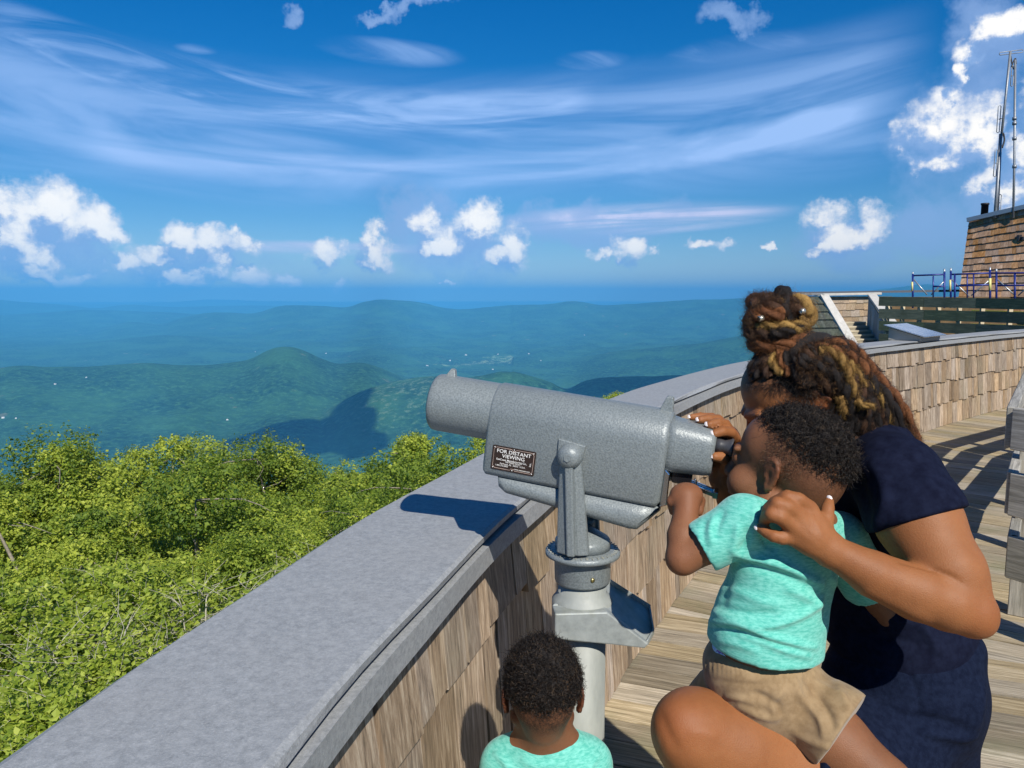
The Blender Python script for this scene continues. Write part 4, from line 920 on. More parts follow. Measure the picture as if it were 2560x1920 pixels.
# pivots and fork arms
for sgn, nm in ((-1, 'near'), (1, 'far')):
    o0 = L3(-.006, sgn * .068, -.048)
    b = MB(); b.prism([o0 + E1 * a_ + E3 * c_ - E2 * sgn * .004 for a_, c_ in ((-.03, .030), (.028, .024), (.022, -.030), (-.028, -.026))], E2 * sgn * .010); b.build('pivot_flange', PAINT, VW, .002, 2)
    b = MB(); b.lathe([(.026, .0), (.026, .018), (.024, .027), (.018, .034), (.009, .0375), (0, .038)], o0, E2 * sgn, 26); b.build('pivot_cap', PAINT, VW)
    b = MB(); b.lathe([(0, 0), (.008, 0), (.008, .003), (0, .003)], o0 + E2 * sgn * .0365, E2 * sgn, 6, smooth=False); b.build('pivot_bolt', PAINT, VW)
    # arm: rib in the middle, flanges each side, splaying into the turntable
    top = o0 + E2 * sgn * .012; secs = []; rib = []
    for t in np.linspace(0, 1, 9):
        z = top[2] * (1 - t) + 1.066 * t; hw = .021 + .013 * t ** .8; cx = top + XH * (.004 * t) ; off = sgn * (.0 - .014 * t)
        q = np.array([cx[0], cx[1], z]) + E2 * off; th = .009 + .004 * t
        secs.append([q + XH * a_ + E2 * sgn * c_ for a_, c_ in ((-hw, -th), (hw, -th), (hw, th * .3), (hw * .45, th), (-hw * .45, th), (-hw, th * .3))])
        rib.append([q + XH * a_ + E2 * sgn * (c_ + th) for a_, c_ in ((-.010, -.004), (.010, -.004), (.008, .010), (-.008, .010))])
    b = MB(); loft(b, secs, smooth=False); loft(b, rib, smooth=False); b.build('fork_arm', PAINT, VW, .003, 2)
    b = MB(); q = np.array([top[0], top[1], 1.066]) - E2 * sgn * .014
    b.prism([q + XH * -.033 - E2 * sgn * .006, q + XH * .033 - E2 * sgn * .006, q + XH * .030 - E2 * sgn * .052, q - XH * .030 - E2 * sgn * .052], (0, 0, .016)); b.prism([q + XH * -.030 - E2 * sgn * .004 + UPV * .016, q + XH * .030 - E2 * sgn * .004 + UPV * .016, q + XH * .027 - E2 * sgn * .034 + UPV * .016, q - XH * .027 - E2 * sgn * .034 + UPV * .016], (0, 0, .028)); b.build('arm_foot', PAINT, VW, .005, 2)
MC = np.array([VC[0], VC[1], 0])
b = MB(); b.lathe([(0, 1.105), (.020, 1.105), (.056, 1.083), (.060, 1.078), (.060, 1.060), (.0, 1.060)], MC, UPV, 40); b.build('turret', PAINT, VW)
b = MB(); b.lathe([(0, 1.060), (.066, 1.060), (.076, 1.057), (.081, 1.053), (.081, 1.046), (.076, 1.043), (.066, 1.042), (.064, 1.040)], MC, UPV, 60); b.build('dial_plate', PAINT, VW)
b = MB()
for k in range(40):
    a = 2 * PI * k / 40 + .03; rr_ = .073; c_ = MC + np.array([math.cos(a) * rr_, math.sin(a) * rr_, 1.0588]); Mz = np.c_[[math.cos(a), math.sin(a), 0], [-math.sin(a), math.cos(a), 0], [0, 0, 1]]
    b.box(c_, ((.009, .0016, .0022) if k % 3 else (.008, .0045, .0022)), Mz)
b.build('dial_marks', simple('pale_dial_mark', (.42, .42, .36), .4, .3), VW)  # raised marks in a paler tone than the grey plate
b = MB(); b.lathe([(.064, 1.041), (.063, 1.036), (.061, 1.030), (.0605, .990), (.0585, .985), (0, .985)], MC, UPV, 48); b.build('drum', PAINT, VW)
b = MB(); a = math.radians(-75); b.lathe([(0, 0), (.0045, 0), (.0045, .003), (0, .003)], MC + np.array([math.cos(a) * .0605, math.sin(a) * .0605, 1.008]), (math.cos(a), math.sin(a), 0), 12); b.build('set_screw', simple('brass', (.5, .4, .15), .3, .9), VW)
PG = MT('pole_paint'); v = PG.coord('Object', (1, 1, .35)); f = PG.noise(v, 14, 6, .65); f2 = PG.noise(PG.coord(), 60, 5, .7); c = PG.ramp(f, [(.3, (.22, .235, .22)), (.55, (.31, .325, .30)), (.75, (.40, .41, .37))]); c = PG.mix(PG.ramp(f2, [(.62, (0, 0, 0)), (.72, (.5, .5, .5))]), c, (.27, .26, .17)); PG.base(c).sett(Roughness=.55); PG.bump(f2, .25, .001); PG = PG.m
b = MB(); b.lathe([(.0, .985), (.0525, .985), (.0525, -.196), (.0, -.196)], MC, UPV, 48); b.build('pole', PG, VW)
b = MB(); b.lathe([(.0, -.176), (.12, -.176), (.12, -.1945), (0, -.1945)], MC, UPV, 40); b.build('base_flange', PG, VW)
b = MB(); b.lathe([(.0530, .962), (.061, .950), (.066, .944), (.066, .900), (.058, .872), (.0535, .868)], MC, UPV, 44); b.build('collar', PG, VW)
GZ = MT('galvanised_hood'); v = GZ.coord(); f = GZ.noise(v, 35, 5, .65); f2 = GZ.noise(v, 8, 5, .6); c = GZ.ramp(f, [(.3, (.26, .28, .27)), (.55, (.36, .385, .37)), (.75, (.46, .48, .45))]); c = GZ.mix(GZ.ramp(f2, [(.52, (0, 0, 0)), (.7, (.6, .6, .6))]), c, (.25, .25, .15)); GZ.base(c).sett(Roughness=.5, Metallic=.25); GZ.bump(f, .3, .001); GZ = GZ.m
an = math.radians(4); RX = np.array([math.cos(an), math.sin(an), 0]); RYv = np.array([-math.sin(an), math.cos(an), 0]); HO = MC + np.array([0, 0, .945])
def HP(r, b_, z): return HO + RX * r + RYv * b_ + UPV * z
b = MB(); b.prism([HP(-.070, -.078, 0), HP(.040, -.078, .0), HP(.130, -.078, -.073), HP(.122, -.078, -.083), HP(.050, -.078, -.072), HP(-.070, -.078, -.056)], RYv * .045); b.build('hood_near_wall', GZ, VW, .003, 2)
b = MB(); b.prism([HP(.0, .045, .030), HP(.060, .045, .028), HP(.165, .045, -.045), HP(.155, .045, -.055), HP(.0, .045, -.04)], RYv * .006); b.build('hood_far_wall', GZ, VW, .002, 1)
b = MB()
pl_ = [HP(.030, -.070, -.002), HP(.128, -.070, -.076), HP(.152, -.030, -.070), HP(.162, .046, -.047), HP(.060, .046, .022), HP(.030, .010, .010)]
b.prism(pl_, UPV * -.006)
for i in range(1, 4):
    a_, c_ = pl_[i], pl_[(i + 1) % 6]; b.beam(a_ + UPV * .002, c_ + UPV * .002, .004, .012)
b.beam(pl_[0] + UPV * .001, pl_[1] + UPV * .001, .003, .006); b.build('hood_plate', GZ, VW, .001, 1)
b = MB(); b.prism([HP(-.070, -.033, 0), HP(.030, -.033, 0), HP(.03, .05, 0.0), HP(-.03, .05, 0)], UPV * -.01); b.build('hood_top', GZ, VW, .002, 1)
b = MB(); b.lathe([(0, 0), (.005, 0), (.0045, .003), (0, .0035)], HP(.05, -.060, -.012), unit([.5, 0, .8]), 12); b.build('rivet', GZ, VW)
# name plate
PLK = simple('plate_brown', (.030, .017, .012), .35, 0, 80, .2); WH = simple('plate_white', (.80, .78, .74), .5)
w0 = -.0672; pc = (-.128, -.083); pw, ph = .096, .0525
def rrect(cu, cv, w_, h_, r, n=5):
    out = []
    for (sx, sy, a0) in ((1, 1, 0), (-1, 1, 90), (-1, -1, 180), (1, -1, 270)):
        for k in range(n + 1):
            a = math.radians(a0 + 90 * k / n); out.append((cu + sx * (w_ / 2 - r) + r * math.cos(a), cv + sy * (h_ / 2 - r) + r * math.sin(a)))
    return out
b = MB(); b.prism([L3(u, w0 - .0012, v_) for u, v_ in rrect(pc[0], pc[1], pw, ph, .003)], E2 * .0014); plate = b.build('name_plate', PLK, VW)
b = MB(); fr = []
iw, ih, nt = pw / 2 - .004, ph / 2 - .0038, .0045
fr = [(-iw + nt, ih), (-.005, ih), (-.0035, ih - .003), (.0035, ih - .003), (.005, ih), (iw - nt, ih), (iw - .001, ih - .001 - nt + .002), (iw, ih - nt), (iw, -ih + nt), (iw - .001, -ih + nt - .001), (iw - nt, -ih), (.005, -ih), (.0035, -ih + .003), (-.0035, -ih + .003), (-.005, -ih), (-iw + nt, -ih), (-iw + .001, -ih + nt - .001), (-iw, -ih + nt), (-iw, ih - nt), (-iw + .001, ih - nt + .001)]
b.tube([L3(pc[0] + a_, w0 - .0013, pc[1] + c_) for a_, c_ in fr], .0004, 4, closed=True); b.build('plate_border', simple('plate_line', (.6, .45, .38), .4), plate)
for (a_, c_) in ((-iw + .001, ih - .0005), (iw - .001, ih - .0005), (-iw + .001, -ih + .0005), (iw - .001, -ih + .0005), (0, ih), (0, -ih)):
    b = MB(); b.lathe([(0, .0012), (.0010, .0010), (.0013, 0), (0, 0)], L3(pc[0] + a_, w0 - .0012, pc[1] + c_), -E2, 10); b.build('plate_rivet', WH, plate)
def text_mesh(txt, size, org, ex, ey, align='CENTER', ext=.0002, bold=0.0, name='lettering', mat=None, parent=None, sx=1.0):
    cu = bpy.data.curves.new('t', 'FONT'); cu.body = txt; cu.size = size; cu.align_x = align; cu.align_y = 'CENTER'; cu.extrude = ext; cu.offset = bold; cu.resolution_u = 3
    o = bpy.data.objects.new('t', cu); COL.objects.link(o); bpy.context.view_layer.update(); dg = bpy.context.evaluated_depsgraph_get(); me = bpy.data.meshes.new_from_object(o.evaluated_get(dg)); bpy.data.objects.remove(o)
    ez = np.cross(ex, ey); co = np.empty(len(me.vertices) * 3); me.vertices.foreach_get('co', co); co = co.reshape(-1, 3)
    co = np.array(org) + co[:, :1] * sx * ex + co[:, 1:2] * ey + co[:, 2:3] * ez; me.vertices.foreach_set('co', co.ravel()); me.update(); me.materials.clear()
    return put(name, me, mat, parent)
def TX(t, size, du, dv, ex=E1, ey=E3, bold=.0, sx=1.0): text_mesh(t, size, L3(pc[0] + du, w0 - .0014, pc[1] + dv), ex, ey, bold=bold, mat=WH, parent=plate, sx=sx)
TX('FOR DISTANT', .0108, 0, .0150, bold=.00004, sx=1.12); TX('VIEWING', .0108, 0, .0054, bold=.00004, sx=1.12)
TX('SeeCoast Manufacturing Co.,', .0058, -.003, -.0028, bold=.00003); TX('Inc.', .0060, .038, -.003, E3, -E1, 0)
TX('740 Middle Street', .0046, 0, -.0068, bold=0); TX('Fairhope, AL  36532  U.S.A.', .0050, 0, -.0115, bold=0)
TX('1-800-373-8403', .0044, -.024, -.0160, bold=0); TX('www.seecoast.com', .0044, .022, -.0185, bold=0)
resize(None)
# ================================================================== PEOPLE
def proj(V):
    V = np.asarray(V) - np.array([0, 0, CZ]); c, s_ = math.cos(TH), math.sin(TH)
    d = V[:, 1] * c - V[:, 2] * s_; y = V[:, 1] * s_ + V[:, 2] * c
    return 1280 + F * V[:, 0] / d, 960 - F * y / d, d
def poly_dist(px, py, line):
    best = np.full(len(px), 1e9); L = [np.array(q, float) for q in line]; tt = np.zeros(len(px)); tot = sum(np.linalg.norm(L[i + 1] - L[i]) for i in range(len(L) - 1)); acc = 0
    for i in range(len(L) - 1):
        a, b = L[i], L[i + 1]; ab = b - a; l2 = (ab ** 2).sum(); t = np.clip(((px - a[0]) * ab[0] + (py - a[1]) * ab[1]) / l2, 0, 1)
        dd = np.hypot(px - a[0] - t * ab[0], py - a[1] - t * ab[1]); m = dd < best; best[m] = dd[m]; tt[m] = (acc + t[m] * math.sqrt(l2)) / tot; acc += math.sqrt(l2)
    return best, tt
def folds(V, N, lines):
    """raise or sink the cloth along creases; each line: (points, amplitude m, width px)"""
    px, py, d = proj(V); D = np.zeros(len(V)); face = np.clip(-(N * ((V - np.array([0, 0, CZ])) / np.linalg.norm(V - np.array([0, 0, CZ]), axis=1)[:, None])).sum(1) * 2 + .3, 0, 1)
    for line, amp, wd in lines:
        if wd < 25 and abs(amp) >= .002: amp *= 1.45
        q, t = poly_dist(px, py, crom([(*p, 0) for p in line], 4 * len(line))[:, :2]); prof = np.exp(-(q / wd) ** 2) * np.sin(np.clip(t, .0, 1) * PI) ** .4
        D += amp * prof
    return V + N * (D * face)[:, None]
def sines(V, N, amp, f, seed=0):
    r = np.random.default_rng(seed); D = np.zeros(len(V))
    for _ in range(7):
        k = r.normal(size=3) * f; ph = r.uniform(0, 6.28); w_ = np.sin(V @ (r.normal(size=3) * f * .4) + r.uniform(0, 6.28)); D += np.sin(V @ k + ph + 1.2 * w_)
    return V + N * (amp * D / 3)[:, None]
def skin_mat(name, base, dark, rough=.55):
    M = MT(name); v = M.coord(); f = M.noise(v, 9, 5, .6); f2 = M.noise(v, 420, 3, .6); f3 = M.noise(v, 60, 4, .6)
    c = M.mix(M.ramp(f, [(.35, (0, 0, 0)), (.7, (1, 1, 1))]), dark, base); c = M.mix(M.math('MULTIPLY', f3, .35), c, tuple(q * 1.3 for q in base)); c = M.mix(M.math('MULTIPLY', M.ramp(M.noise(v, 170, 5, .8), [(.55, (0, 0, 0)), (.72, (1, 1, 1))]), .28), c, tuple(q * .62 for q in dark))
    hair = M.attr('hair'); hn = M.noise(v, 330, 4, .75); hn2 = M.noise(v, 55, 4, .6)
    hf = M.math('MULTIPLY', hair, M.math('MULTIPLY_ADD', M.ramp(hn, [(.36, (0, 0, 0)), (.58, (1, 1, 1))]), .55, M.math('MULTIPLY', hn2, .75)), clamp=True)
    c = M.mix(hf, c, (.014, .009, .007)); red = M.attr('warm'); c = M.mix(M.math('MULTIPLY', red, .45), c, (base[0] * 1.15, base[1] * .72, base[2] * .62))
    M.base(c).sett(Roughness=rough, Specular_IOR_Level=.26, Subsurface_Weight=.08, Subsurface_Scale=.012); M.b.inputs['Subsurface Radius'].default_value = (1, .35, .2)
    vo = M.n('ShaderNodeTexVoronoi'); vo.inputs['Scale'].default_value = 520; M.l(v, vo.inputs['Vector']); M.bump(M.math('ADD', M.math('ADD', f2, M.math('MULTIPLY', vo.outputs[0], .8)), M.math('MULTIPLY', hf, 1.5)), .30, .0011); return M.m
SKW = skin_mat('skin_warm_brown', (.30, .120, .045), (.225, .084, .030)); SKB = skin_mat('skin_deep_brown', (.225, .098, .047), (.16, .066, .031))
def cloth_mat(name, a, b_, scale=(1, 1, 1), ns=160, rough=.85, bump=.0007, weave=900, sheen=.2):
    M = MT(name); v = M.coord('Object', scale); f = M.noise(v, ns, 4, .65); f2 = M.noise(M.coord(), weave, 2, .5)
    M.base(M.ramp(f, [(.36, a), (.62, b_)])).sett(Roughness=rough, Specular_IOR_Level=.1, Sheen_Weight=sheen); M.bump(M.math('ADD', f2, M.math('MULTIPLY', f, .4)), .5, bump); return M.m
TEAL = cloth_mat('heather_teal_jersey', (.085, .43, .345), (.20, .60, .50), (.5, .5, 1.7), 190)
NAVY = cloth_mat('navy_jersey', (.004, .0055, .017), (.008, .011, .028), (1, 1, 1), 60, .9, .0007, 900, .0); NAVY2 = cloth_mat('navy_fleece', (.004, .007, .020), (.008, .013, .032), (1, 1, 1), 90, .95, .0012, 500, .0)
KHAKI = cloth_mat('khaki_cotton', (.235, .155, .080), (.33, .228, .125), (1, 1, 1), 40, .8)
NAIL = simple('nail_white', (.75, .68, .66), .2)
def body_obj(field, name, mat, parent, post=None, hair=None, warm=None, rel=None):
    rel = rel or (1 if name == 'body' else 4)
    V, Q = field.mesh(); V = relax(V, Q, rel, .5)
    if post:
        Nn = relax(vnormals(V, Q), Q, 5, .6); Nn /= np.linalg.norm(Nn, axis=1, keepdims=True) + 1e-9; V = relax(post(V, Nn), Q, 1 if name == 'body' else 2, .5)
    at = {'hair': ('POINT', hair(V) if hair else np.zeros(len(V))), 'warm': ('POINT', warm(V) if warm else np.zeros(len(V)))}
    return put(name, mesh_np(name, V, Q, True, at), mat, parent)
class Head:
    def __init__(s, c, f, up, sc, child=False):
        s.c = np.array(c, float); f = unit(f); x = unit(np.cross(f, up)); z = np.cross(x, f); s.M = np.c_[x, f, z]; s.s = sc; s.child = child; s.ex = .068; s.ey = -.006; s.ez = -.004
    def P(s, x, y, z): return s.c + s.M @ (np.array([x, y, z]) * s.s)
    def loc(s, V): return ((np.asarray(V) - s.c) @ s.M) / s.s
    def build(s, fd):
        k = s.s; e = lambda c, r, kk=.012, op='u', M=None: fd.ell(s.P(*c), np.array(r) * k, s.M if M is None else s.M @ M, kk * k, op)
        cn = lambda a, b, ra, rb, kk=.012, op='u': fd.cone(s.P(*a), s.P(*b), ra * k, rb * k, kk * k, op)
        e((0, -.014, .038), (.074, .094, .083)); e((0, .040, .045), (.062, .046, .055), .02); e((0, -.05, .0), (.060, .052, .060), .02)
        e((0, .040, -.025), (.056, .050, .068), .02)
        for q in (-1, 1):
            cn((q * .050, .002, -.045), (q * .012, .070, -.092), .020, .017, .02)
            e((q * .036, .060, -.030), (.026, .028, .028) if not s.child else (.033, .033, .033), .015)
            e((q * .031, .094, .013), (.017, .012, .009), .010, 's'); e((q * .031, .081, .012), (.0135, .0135, .0125), .002)
            cn((q * .020, .0935, .0205), (q * .043, .084, .018), .0035, .003, .004); cn((q * .012, .094, .030), (q * .05, .080, .032), .0075, .006, .010)
            e((q * .011, .104, -.024), (.008, .010, .0075), .005)
        e((0, .078, -.088), (.021, .018, .018), .012); cn((0, .090, .018), (0, .108, -.020), .0075, .0115, .010)
        e((0, .093, -.049), (.023, .012, .0065), .006); e((0, .091, -.060), (.021, .013, .0075), .005); cn((-.022, .094, -.0545), (.022, .094, -.0545), .0016, .0016, .003, 's')
        e((0, .092, -.038), (.012, .01, .01), .01)
        for q in (-1, 1): s.ear(fd, q)
    def ear(s, fd, q):
        k = s.s; B = np.array([q * s.ex, s.ey, s.ez])
        tl = np.array([q * .30, -.35, 0]); tl = tl / np.linalg.norm(tl)     # plane of the ear leans back and out
        yb = unit([q * .36, -.93, .05]); zb = unit([0, .12, 1.0]); nb_ = unit(np.cross(yb, zb))
        R_ = lambda u, w: s.P(*(B + yb * u + zb * w))
        big = .92 if s.child else 1
        pts = [(.000, -.004), (-.001, .014), (.006, .027), (.016, .031), (.025, .026), (.029, .013), (.027, -.001), (.020, -.014), (.011, -.025), (.003, -.028), (-.001, -.018)]
        pts = [(a * big, b * big) for a, b in pts]; rs = [.0030, .0036, .0038, .0040, .0040, .0038, .0036, .0036, .0050, .0052, .004]
        fd.chain([R_(*p) for p in pts], [r * k for r in rs], .003 * k)
        n_ = s.M @ nb_ ; fd.ell(R_(.012 * big, .001), np.array([.0135, .0045, .026]) * k * big, np.c_[s.M @ yb, n_, s.M @ zb], .003 * k)
        out = 1 if np.dot(nb_, [q, 0, 0]) > 0 else -1
        fd.ell(R_(.010 * big, -.002) + n_ * out * .0055 * k, np.array([.0075, .0055, .011]) * k, np.c_[s.M @ yb, n_, s.M @ zb], .003 * k, 's')
        fd.ell(R_(.017 * big, .014) + n_ * out * .006 * k, np.array([.0065, .004, .011]) * k, np.c_[s.M @ yb, n_, s.M @ zb], .003 * k, 's')
        fd.chain([R_(.012 * big, .022), R_(.018 * big, .008), R_(.014 * big, -.008)], [.0022 * k, .0024 * k, .003 * k], .003 * k)
        fd.cone(R_(-.003, -.002), R_(.001, -.010), .0035 * k, .003 * k, .004 * k)
# ---- curls: little springs of hair standing on the scalp
def curls(pts, nrm, L, R, r, turns, rng, seg=9, sides=3, lean=.35, col=None):
    n = len(pts); nn = nrm + lean * rng.normal(size=(n, 3)); nn /= np.linalg.norm(nn, axis=1, keepdims=True)
    a = np.cross(nn, rng.normal(size=(n, 3))); a /= np.linalg.norm(a, axis=1, keepdims=True); b = np.cross(nn, a)
    Ls = L * rng.uniform(.6, 1.25, n); Rs = R * rng.uniform(.6, 1.3, n); tn = turns * rng.uniform(.7, 1.3, n); ph = rng.uniform(0, 6.28, n); bend = rng.normal(size=(n, 3)) * .35
    V = np.empty((n, seg + 1, sides, 3))
    for i in range(seg + 1):
        t = i / seg; an = ph + 2 * PI * tn * t; rad = Rs * min(1, .3 + 2 * t)
        c = pts + nn * (Ls * t)[:, None] + bend * (Ls * t * t)[:, None] + a * (rad * np.cos(an))[:, None] + b * (rad * np.sin(an))[:, None]
        o = a * np.cos(an)[:, None] + b * np.sin(an)[:, None]; rr = r * (1 - .6 * t)
        for j in range(sides):
            q = 2 * PI * j / sides; V[:, i, j] = c + rr * (math.cos(q) * o + math.sin(q) * nn)
    base = (np.arange(n) * (seg + 1) * sides)[:, None, None, None]; i = np.arange(seg)[None, :, None, None]; j = np.arange(sides)[None, None, :, None]
    Fq = np.concatenate([base + i * sides + j, base + i * sides + (j + 1) % sides, base + (i + 1) * sides + (j + 1) % sides, base + (i + 1) * sides + j], -1).reshape(-1, 4)
    tone = np.repeat(rng.uniform(0, 1, n), seg * sides); return V.reshape(-1, 3), Fq, tone
def hair_mat(name, stops, rough=.5):
    M = MT(name); t = M.attr('tone'); M.base(M.ramp(t, stops)).sett(Roughness=rough, Specular_IOR_Level=.35); return M.m
HAIRK = hair_mat('curly_black_hair', [(0, (.004, .003, .003)), (.7, (.012, .008, .006)), (.93, (.03, .02, .014)), (1, (.09, .06, .035))])
FUZZ = hair_mat('short_brown_fuzz', [(0, (.03, .015, .008)), (.5, (.10, .055, .030)), (1, (.26, .16, .09))])
def scalp_points(hd, n, mask, rng, lift=0.0):
    """random points on the cranium of head hd where mask(local coords) holds; weights come back too"""
    u = rng.normal(size=(n, 3)); u /= np.linalg.norm(u, axis=1, keepdims=True); R = np.array([.074, .094, .083]) + lift / hd.s
    l = u * R + np.array([0, -.014, .038]); w = mask(l); keep = rng.uniform(size=n) < w; l = l[keep]; nn = (u / R)[keep]; nn /= np.linalg.norm(nn, axis=1, keepdims=True)
    return hd.c + (l * hd.s) @ hd.M.T, nn @ hd.M.T, l
def ss(x, a, b): t = np.clip((x - a) / (b - a), 0, 1); return t * t * (3 - 2 * t)
# ------------------------------------------------------------------ small child by the pole, seen from behind
def make_child_pole():
    KC = .915; resize(KC)
    P = lambda x, y, d: A(x, y, d)
    root = empty('person', tuple(P(1358, 1850, 1.44 * KC) * np.array([1, 1, 0])), 'small child in a teal t-shirt standing between the pole and the wall, seen from behind', 'person')
    hd = Head(P(1356, 1738, 1.43), (-.02, 1, -.12), (0, .10, 1), .87, True); hd.ex = .076
    fd = Field(P(1356, 1900, 1.45) - np.array([.19, .16, 1.02]), P(1356, 1600, 1.45) + np.array([.19, .16, .05]), .0042)
    hd.build(fd); nk = P(1362, 1835, 1.44)
    fd.cone(hd.P(0, -.03, -.05), nk, .037, .040, .02)
    LS, RS = P(1264, 1908, 1.46), P(1464, 1903, 1.46); ch = P(1364, 1960, 1.46); pel = ch + np.array([0, 0, -.20])
    fd.ell(ch, (.098, .066, .10), None, .02); fd.ell((ch + pel) / 2, (.088, .07, .12), None, .03); fd.ell(pel, (.092, .075, .085), None, .03)
    fd.cone(nk, LS, .036, .034, .03); fd.cone(nk, RS, .036, .034, .03)
    for S_, sg in ((LS, -1), (RS, 1)):
        el = S_ + np.array([sg * .02, .02, -.13]); wr = el + np.array([-sg * .03, .09, -.02]); fd.chain([S_, el, wr], [.034, .026, .019], .01)
        fd.ell(wr + np.array([0, .03, -.005]), (.022, .03, .014), None, .01)
        for k in range(4):
            b0 = wr + np.array([(k - 1.5) * .011, .05, 0]); fd.chain([b0, b0 + np.array([0, .02, -.004]), b0 + np.array([0, .026, -.016])], [.0065, .006, .005], .003)
        fd.chain([wr + np.array([-sg * .018, .02, 0]), wr + np.array([-sg * .03, .04, -.006])], [.008, .006], .004)
        hp = pel + np.array([sg * .045, 0, -.04]); kn = np.array([hp[0] + sg * .01, hp[1] + .01, .17]); ak = np.array([kn[0], kn[1] - .02, -.10]); fd.chain([hp, kn, ak], [.062, .044, .028], .015)
        fd.chain([ak + np.array([0, -.02, -.015]), ak + np.array([0, .07, -.025])], [.03, .024], .02)
    hm = lambda V: (lambda l: ss(l[:, 2], -.075, -.02) * ss(-l[:, 1], -.055, -.01) * (hd.loc(V)[:, 2] > -.09))(hd.loc(V))
    body_obj(fd, 'body', SKB, root, None, hm, lambda V: gauss(V, hd.P(-.078, -.01, -.005), .022) + gauss(V, hd.P(.078, -.01, -.005), .022))
    # shirt
    fs_ = Field(ch - np.array([.19, .13, .25]), ch + np.array([.19, .13, .16]), .004)
    fs_.ell(ch, (.106, .078, .105), None, .02); fs_.ell((ch + pel) / 2, (.104, .084, .14), None, .03); fs_.cone(nk + np.array([0, 0, -.022]), LS, .040, .044, .03); fs_.cone(nk + np.array([0, 0, -.022]), RS, .040, .044, .03)
    for S_, sg in ((LS, -1), (RS, 1)): fs_.cone(S_, S_ + np.array([sg * .018, .015, -.09]), .044, .045, .02)
    fs_.cut(pel + np.array([0, 0, -.03]), (0, 0, -1)); fs_.ell(nk + np.array([0, .008, .028]), (.043, .045, .030), None, .006, 's')
    body_obj(fs_, 'shirt', TEAL, root, lambda V, N: folds(sines(V, N, .0018, 26, 3), N, [([(1235, 1880), (1262, 1905), (1275, 1930)], .004, 9), ([(1500, 1880), (1478, 1910), (1470, 1940)], .004, 9), ([(1330, 1870), (1380, 1885), (1430, 1872)], .002, 10), ([(1300, 1895), (1340, 1915), (1400, 1910)], .003, 10)]))
    cr = MB(); cpts = [nk + np.array([math.cos(a) * .0455, .006 + math.sin(a) * .047, .004 - .012 * math.sin(a)]) for a in np.linspace(0, 2 * PI, 28, endpoint=False)]; cr.tube(cpts, .0045, 8, closed=True); cr.build('collar', TEAL, root)
    fp = Field(pel - np.array([.15, .12, .20]), pel + np.array([.15, .12, .08]), .005); fp.ell(pel, (.104, .088, .085), None, .02)
    for sg in (-1, 1): fp.cone(pel + np.array([sg * .045, 0, -.04]), pel + np.array([sg * .055, 0, -.15]), .070, .068, .02)
    fp.cut(pel + np.array([0, 0, -.15]), (0, 0, -1)); body_obj(fp, 'shorts', KHAKI, root, lambda V, N: sines(V, N, .002, 30, 5))
    for sg in (-1, 1):
        kn = pel + np.array([sg * .055, .01, 0]); m = MB(); m.lathe([(.0, .0), (.034, .0), (.036, .02), (.034, .05), (.028, .07), (0, .07)], (kn[0], kn[1] + .0, -.147), UPV, 16); m.box((kn[0], kn[1] + .05, -.126), (.058, .10, .04)); m.build('shoe', simple('shoe_white', (.6, .6, .6), .6) if sg < 0 else bpy.data.materials['shoe_white'], root, .01, 2)
    rng = np.random.default_rng(5)
    top = lambda l: ss(l[:, 2] + .10 * np.maximum(l[:, 1], 0) - .6 * np.maximum(np.abs(l[:, 0]) - .055, 0), .002, .018)
    p, n, l = scalp_points(hd, 11000, top, rng); V1, Q1, T1 = curls(p - n * .002, n, .0125, .0030, .0007, 2.2, rng, 10)
    lw = lambda l: ss(l[:, 2], -.066, -.040) * (1 - .8 * ss(l[:, 2], -.0, .02)) * ss(-l[:, 1], -.06, -.02)
    put('curly_hair', mesh_np('curly_hair', V1, Q1, True, {'tone': ('FACE', T1)}), HAIRK, root)
    p, n, l = scalp_points(hd, 60000, lw, rng, -.001); V2, Q2, T2_ = curls(p, n, .0052, .0012, .0006, 1.0, rng, 4)
    put('short_hair', mesh_np('short_hair', V2, Q2, True, {'tone': ('FACE', np.clip(T2_, 0, 1))}), FUZZ, root)
    cp_ = Field(hd.c - .12, hd.c + .12, .004); cp_.ell(hd.P(0, -.014, .040), np.array([.0775, .0975, .086]) * hd.s, hd.M, 0); q0 = hd.P(0, 0, .012); cp_.cut(q0, -(hd.M @ unit([0, -.10, 1.0])))
    body_obj(cp_, 'hair_base', simple('hair_base_black', (.009, .006, .005), .9, 0, 200, .5, .004), root, lambda V, N: sines(V, N, .0015, 160, 2))
make_child_pole(); resize(None)
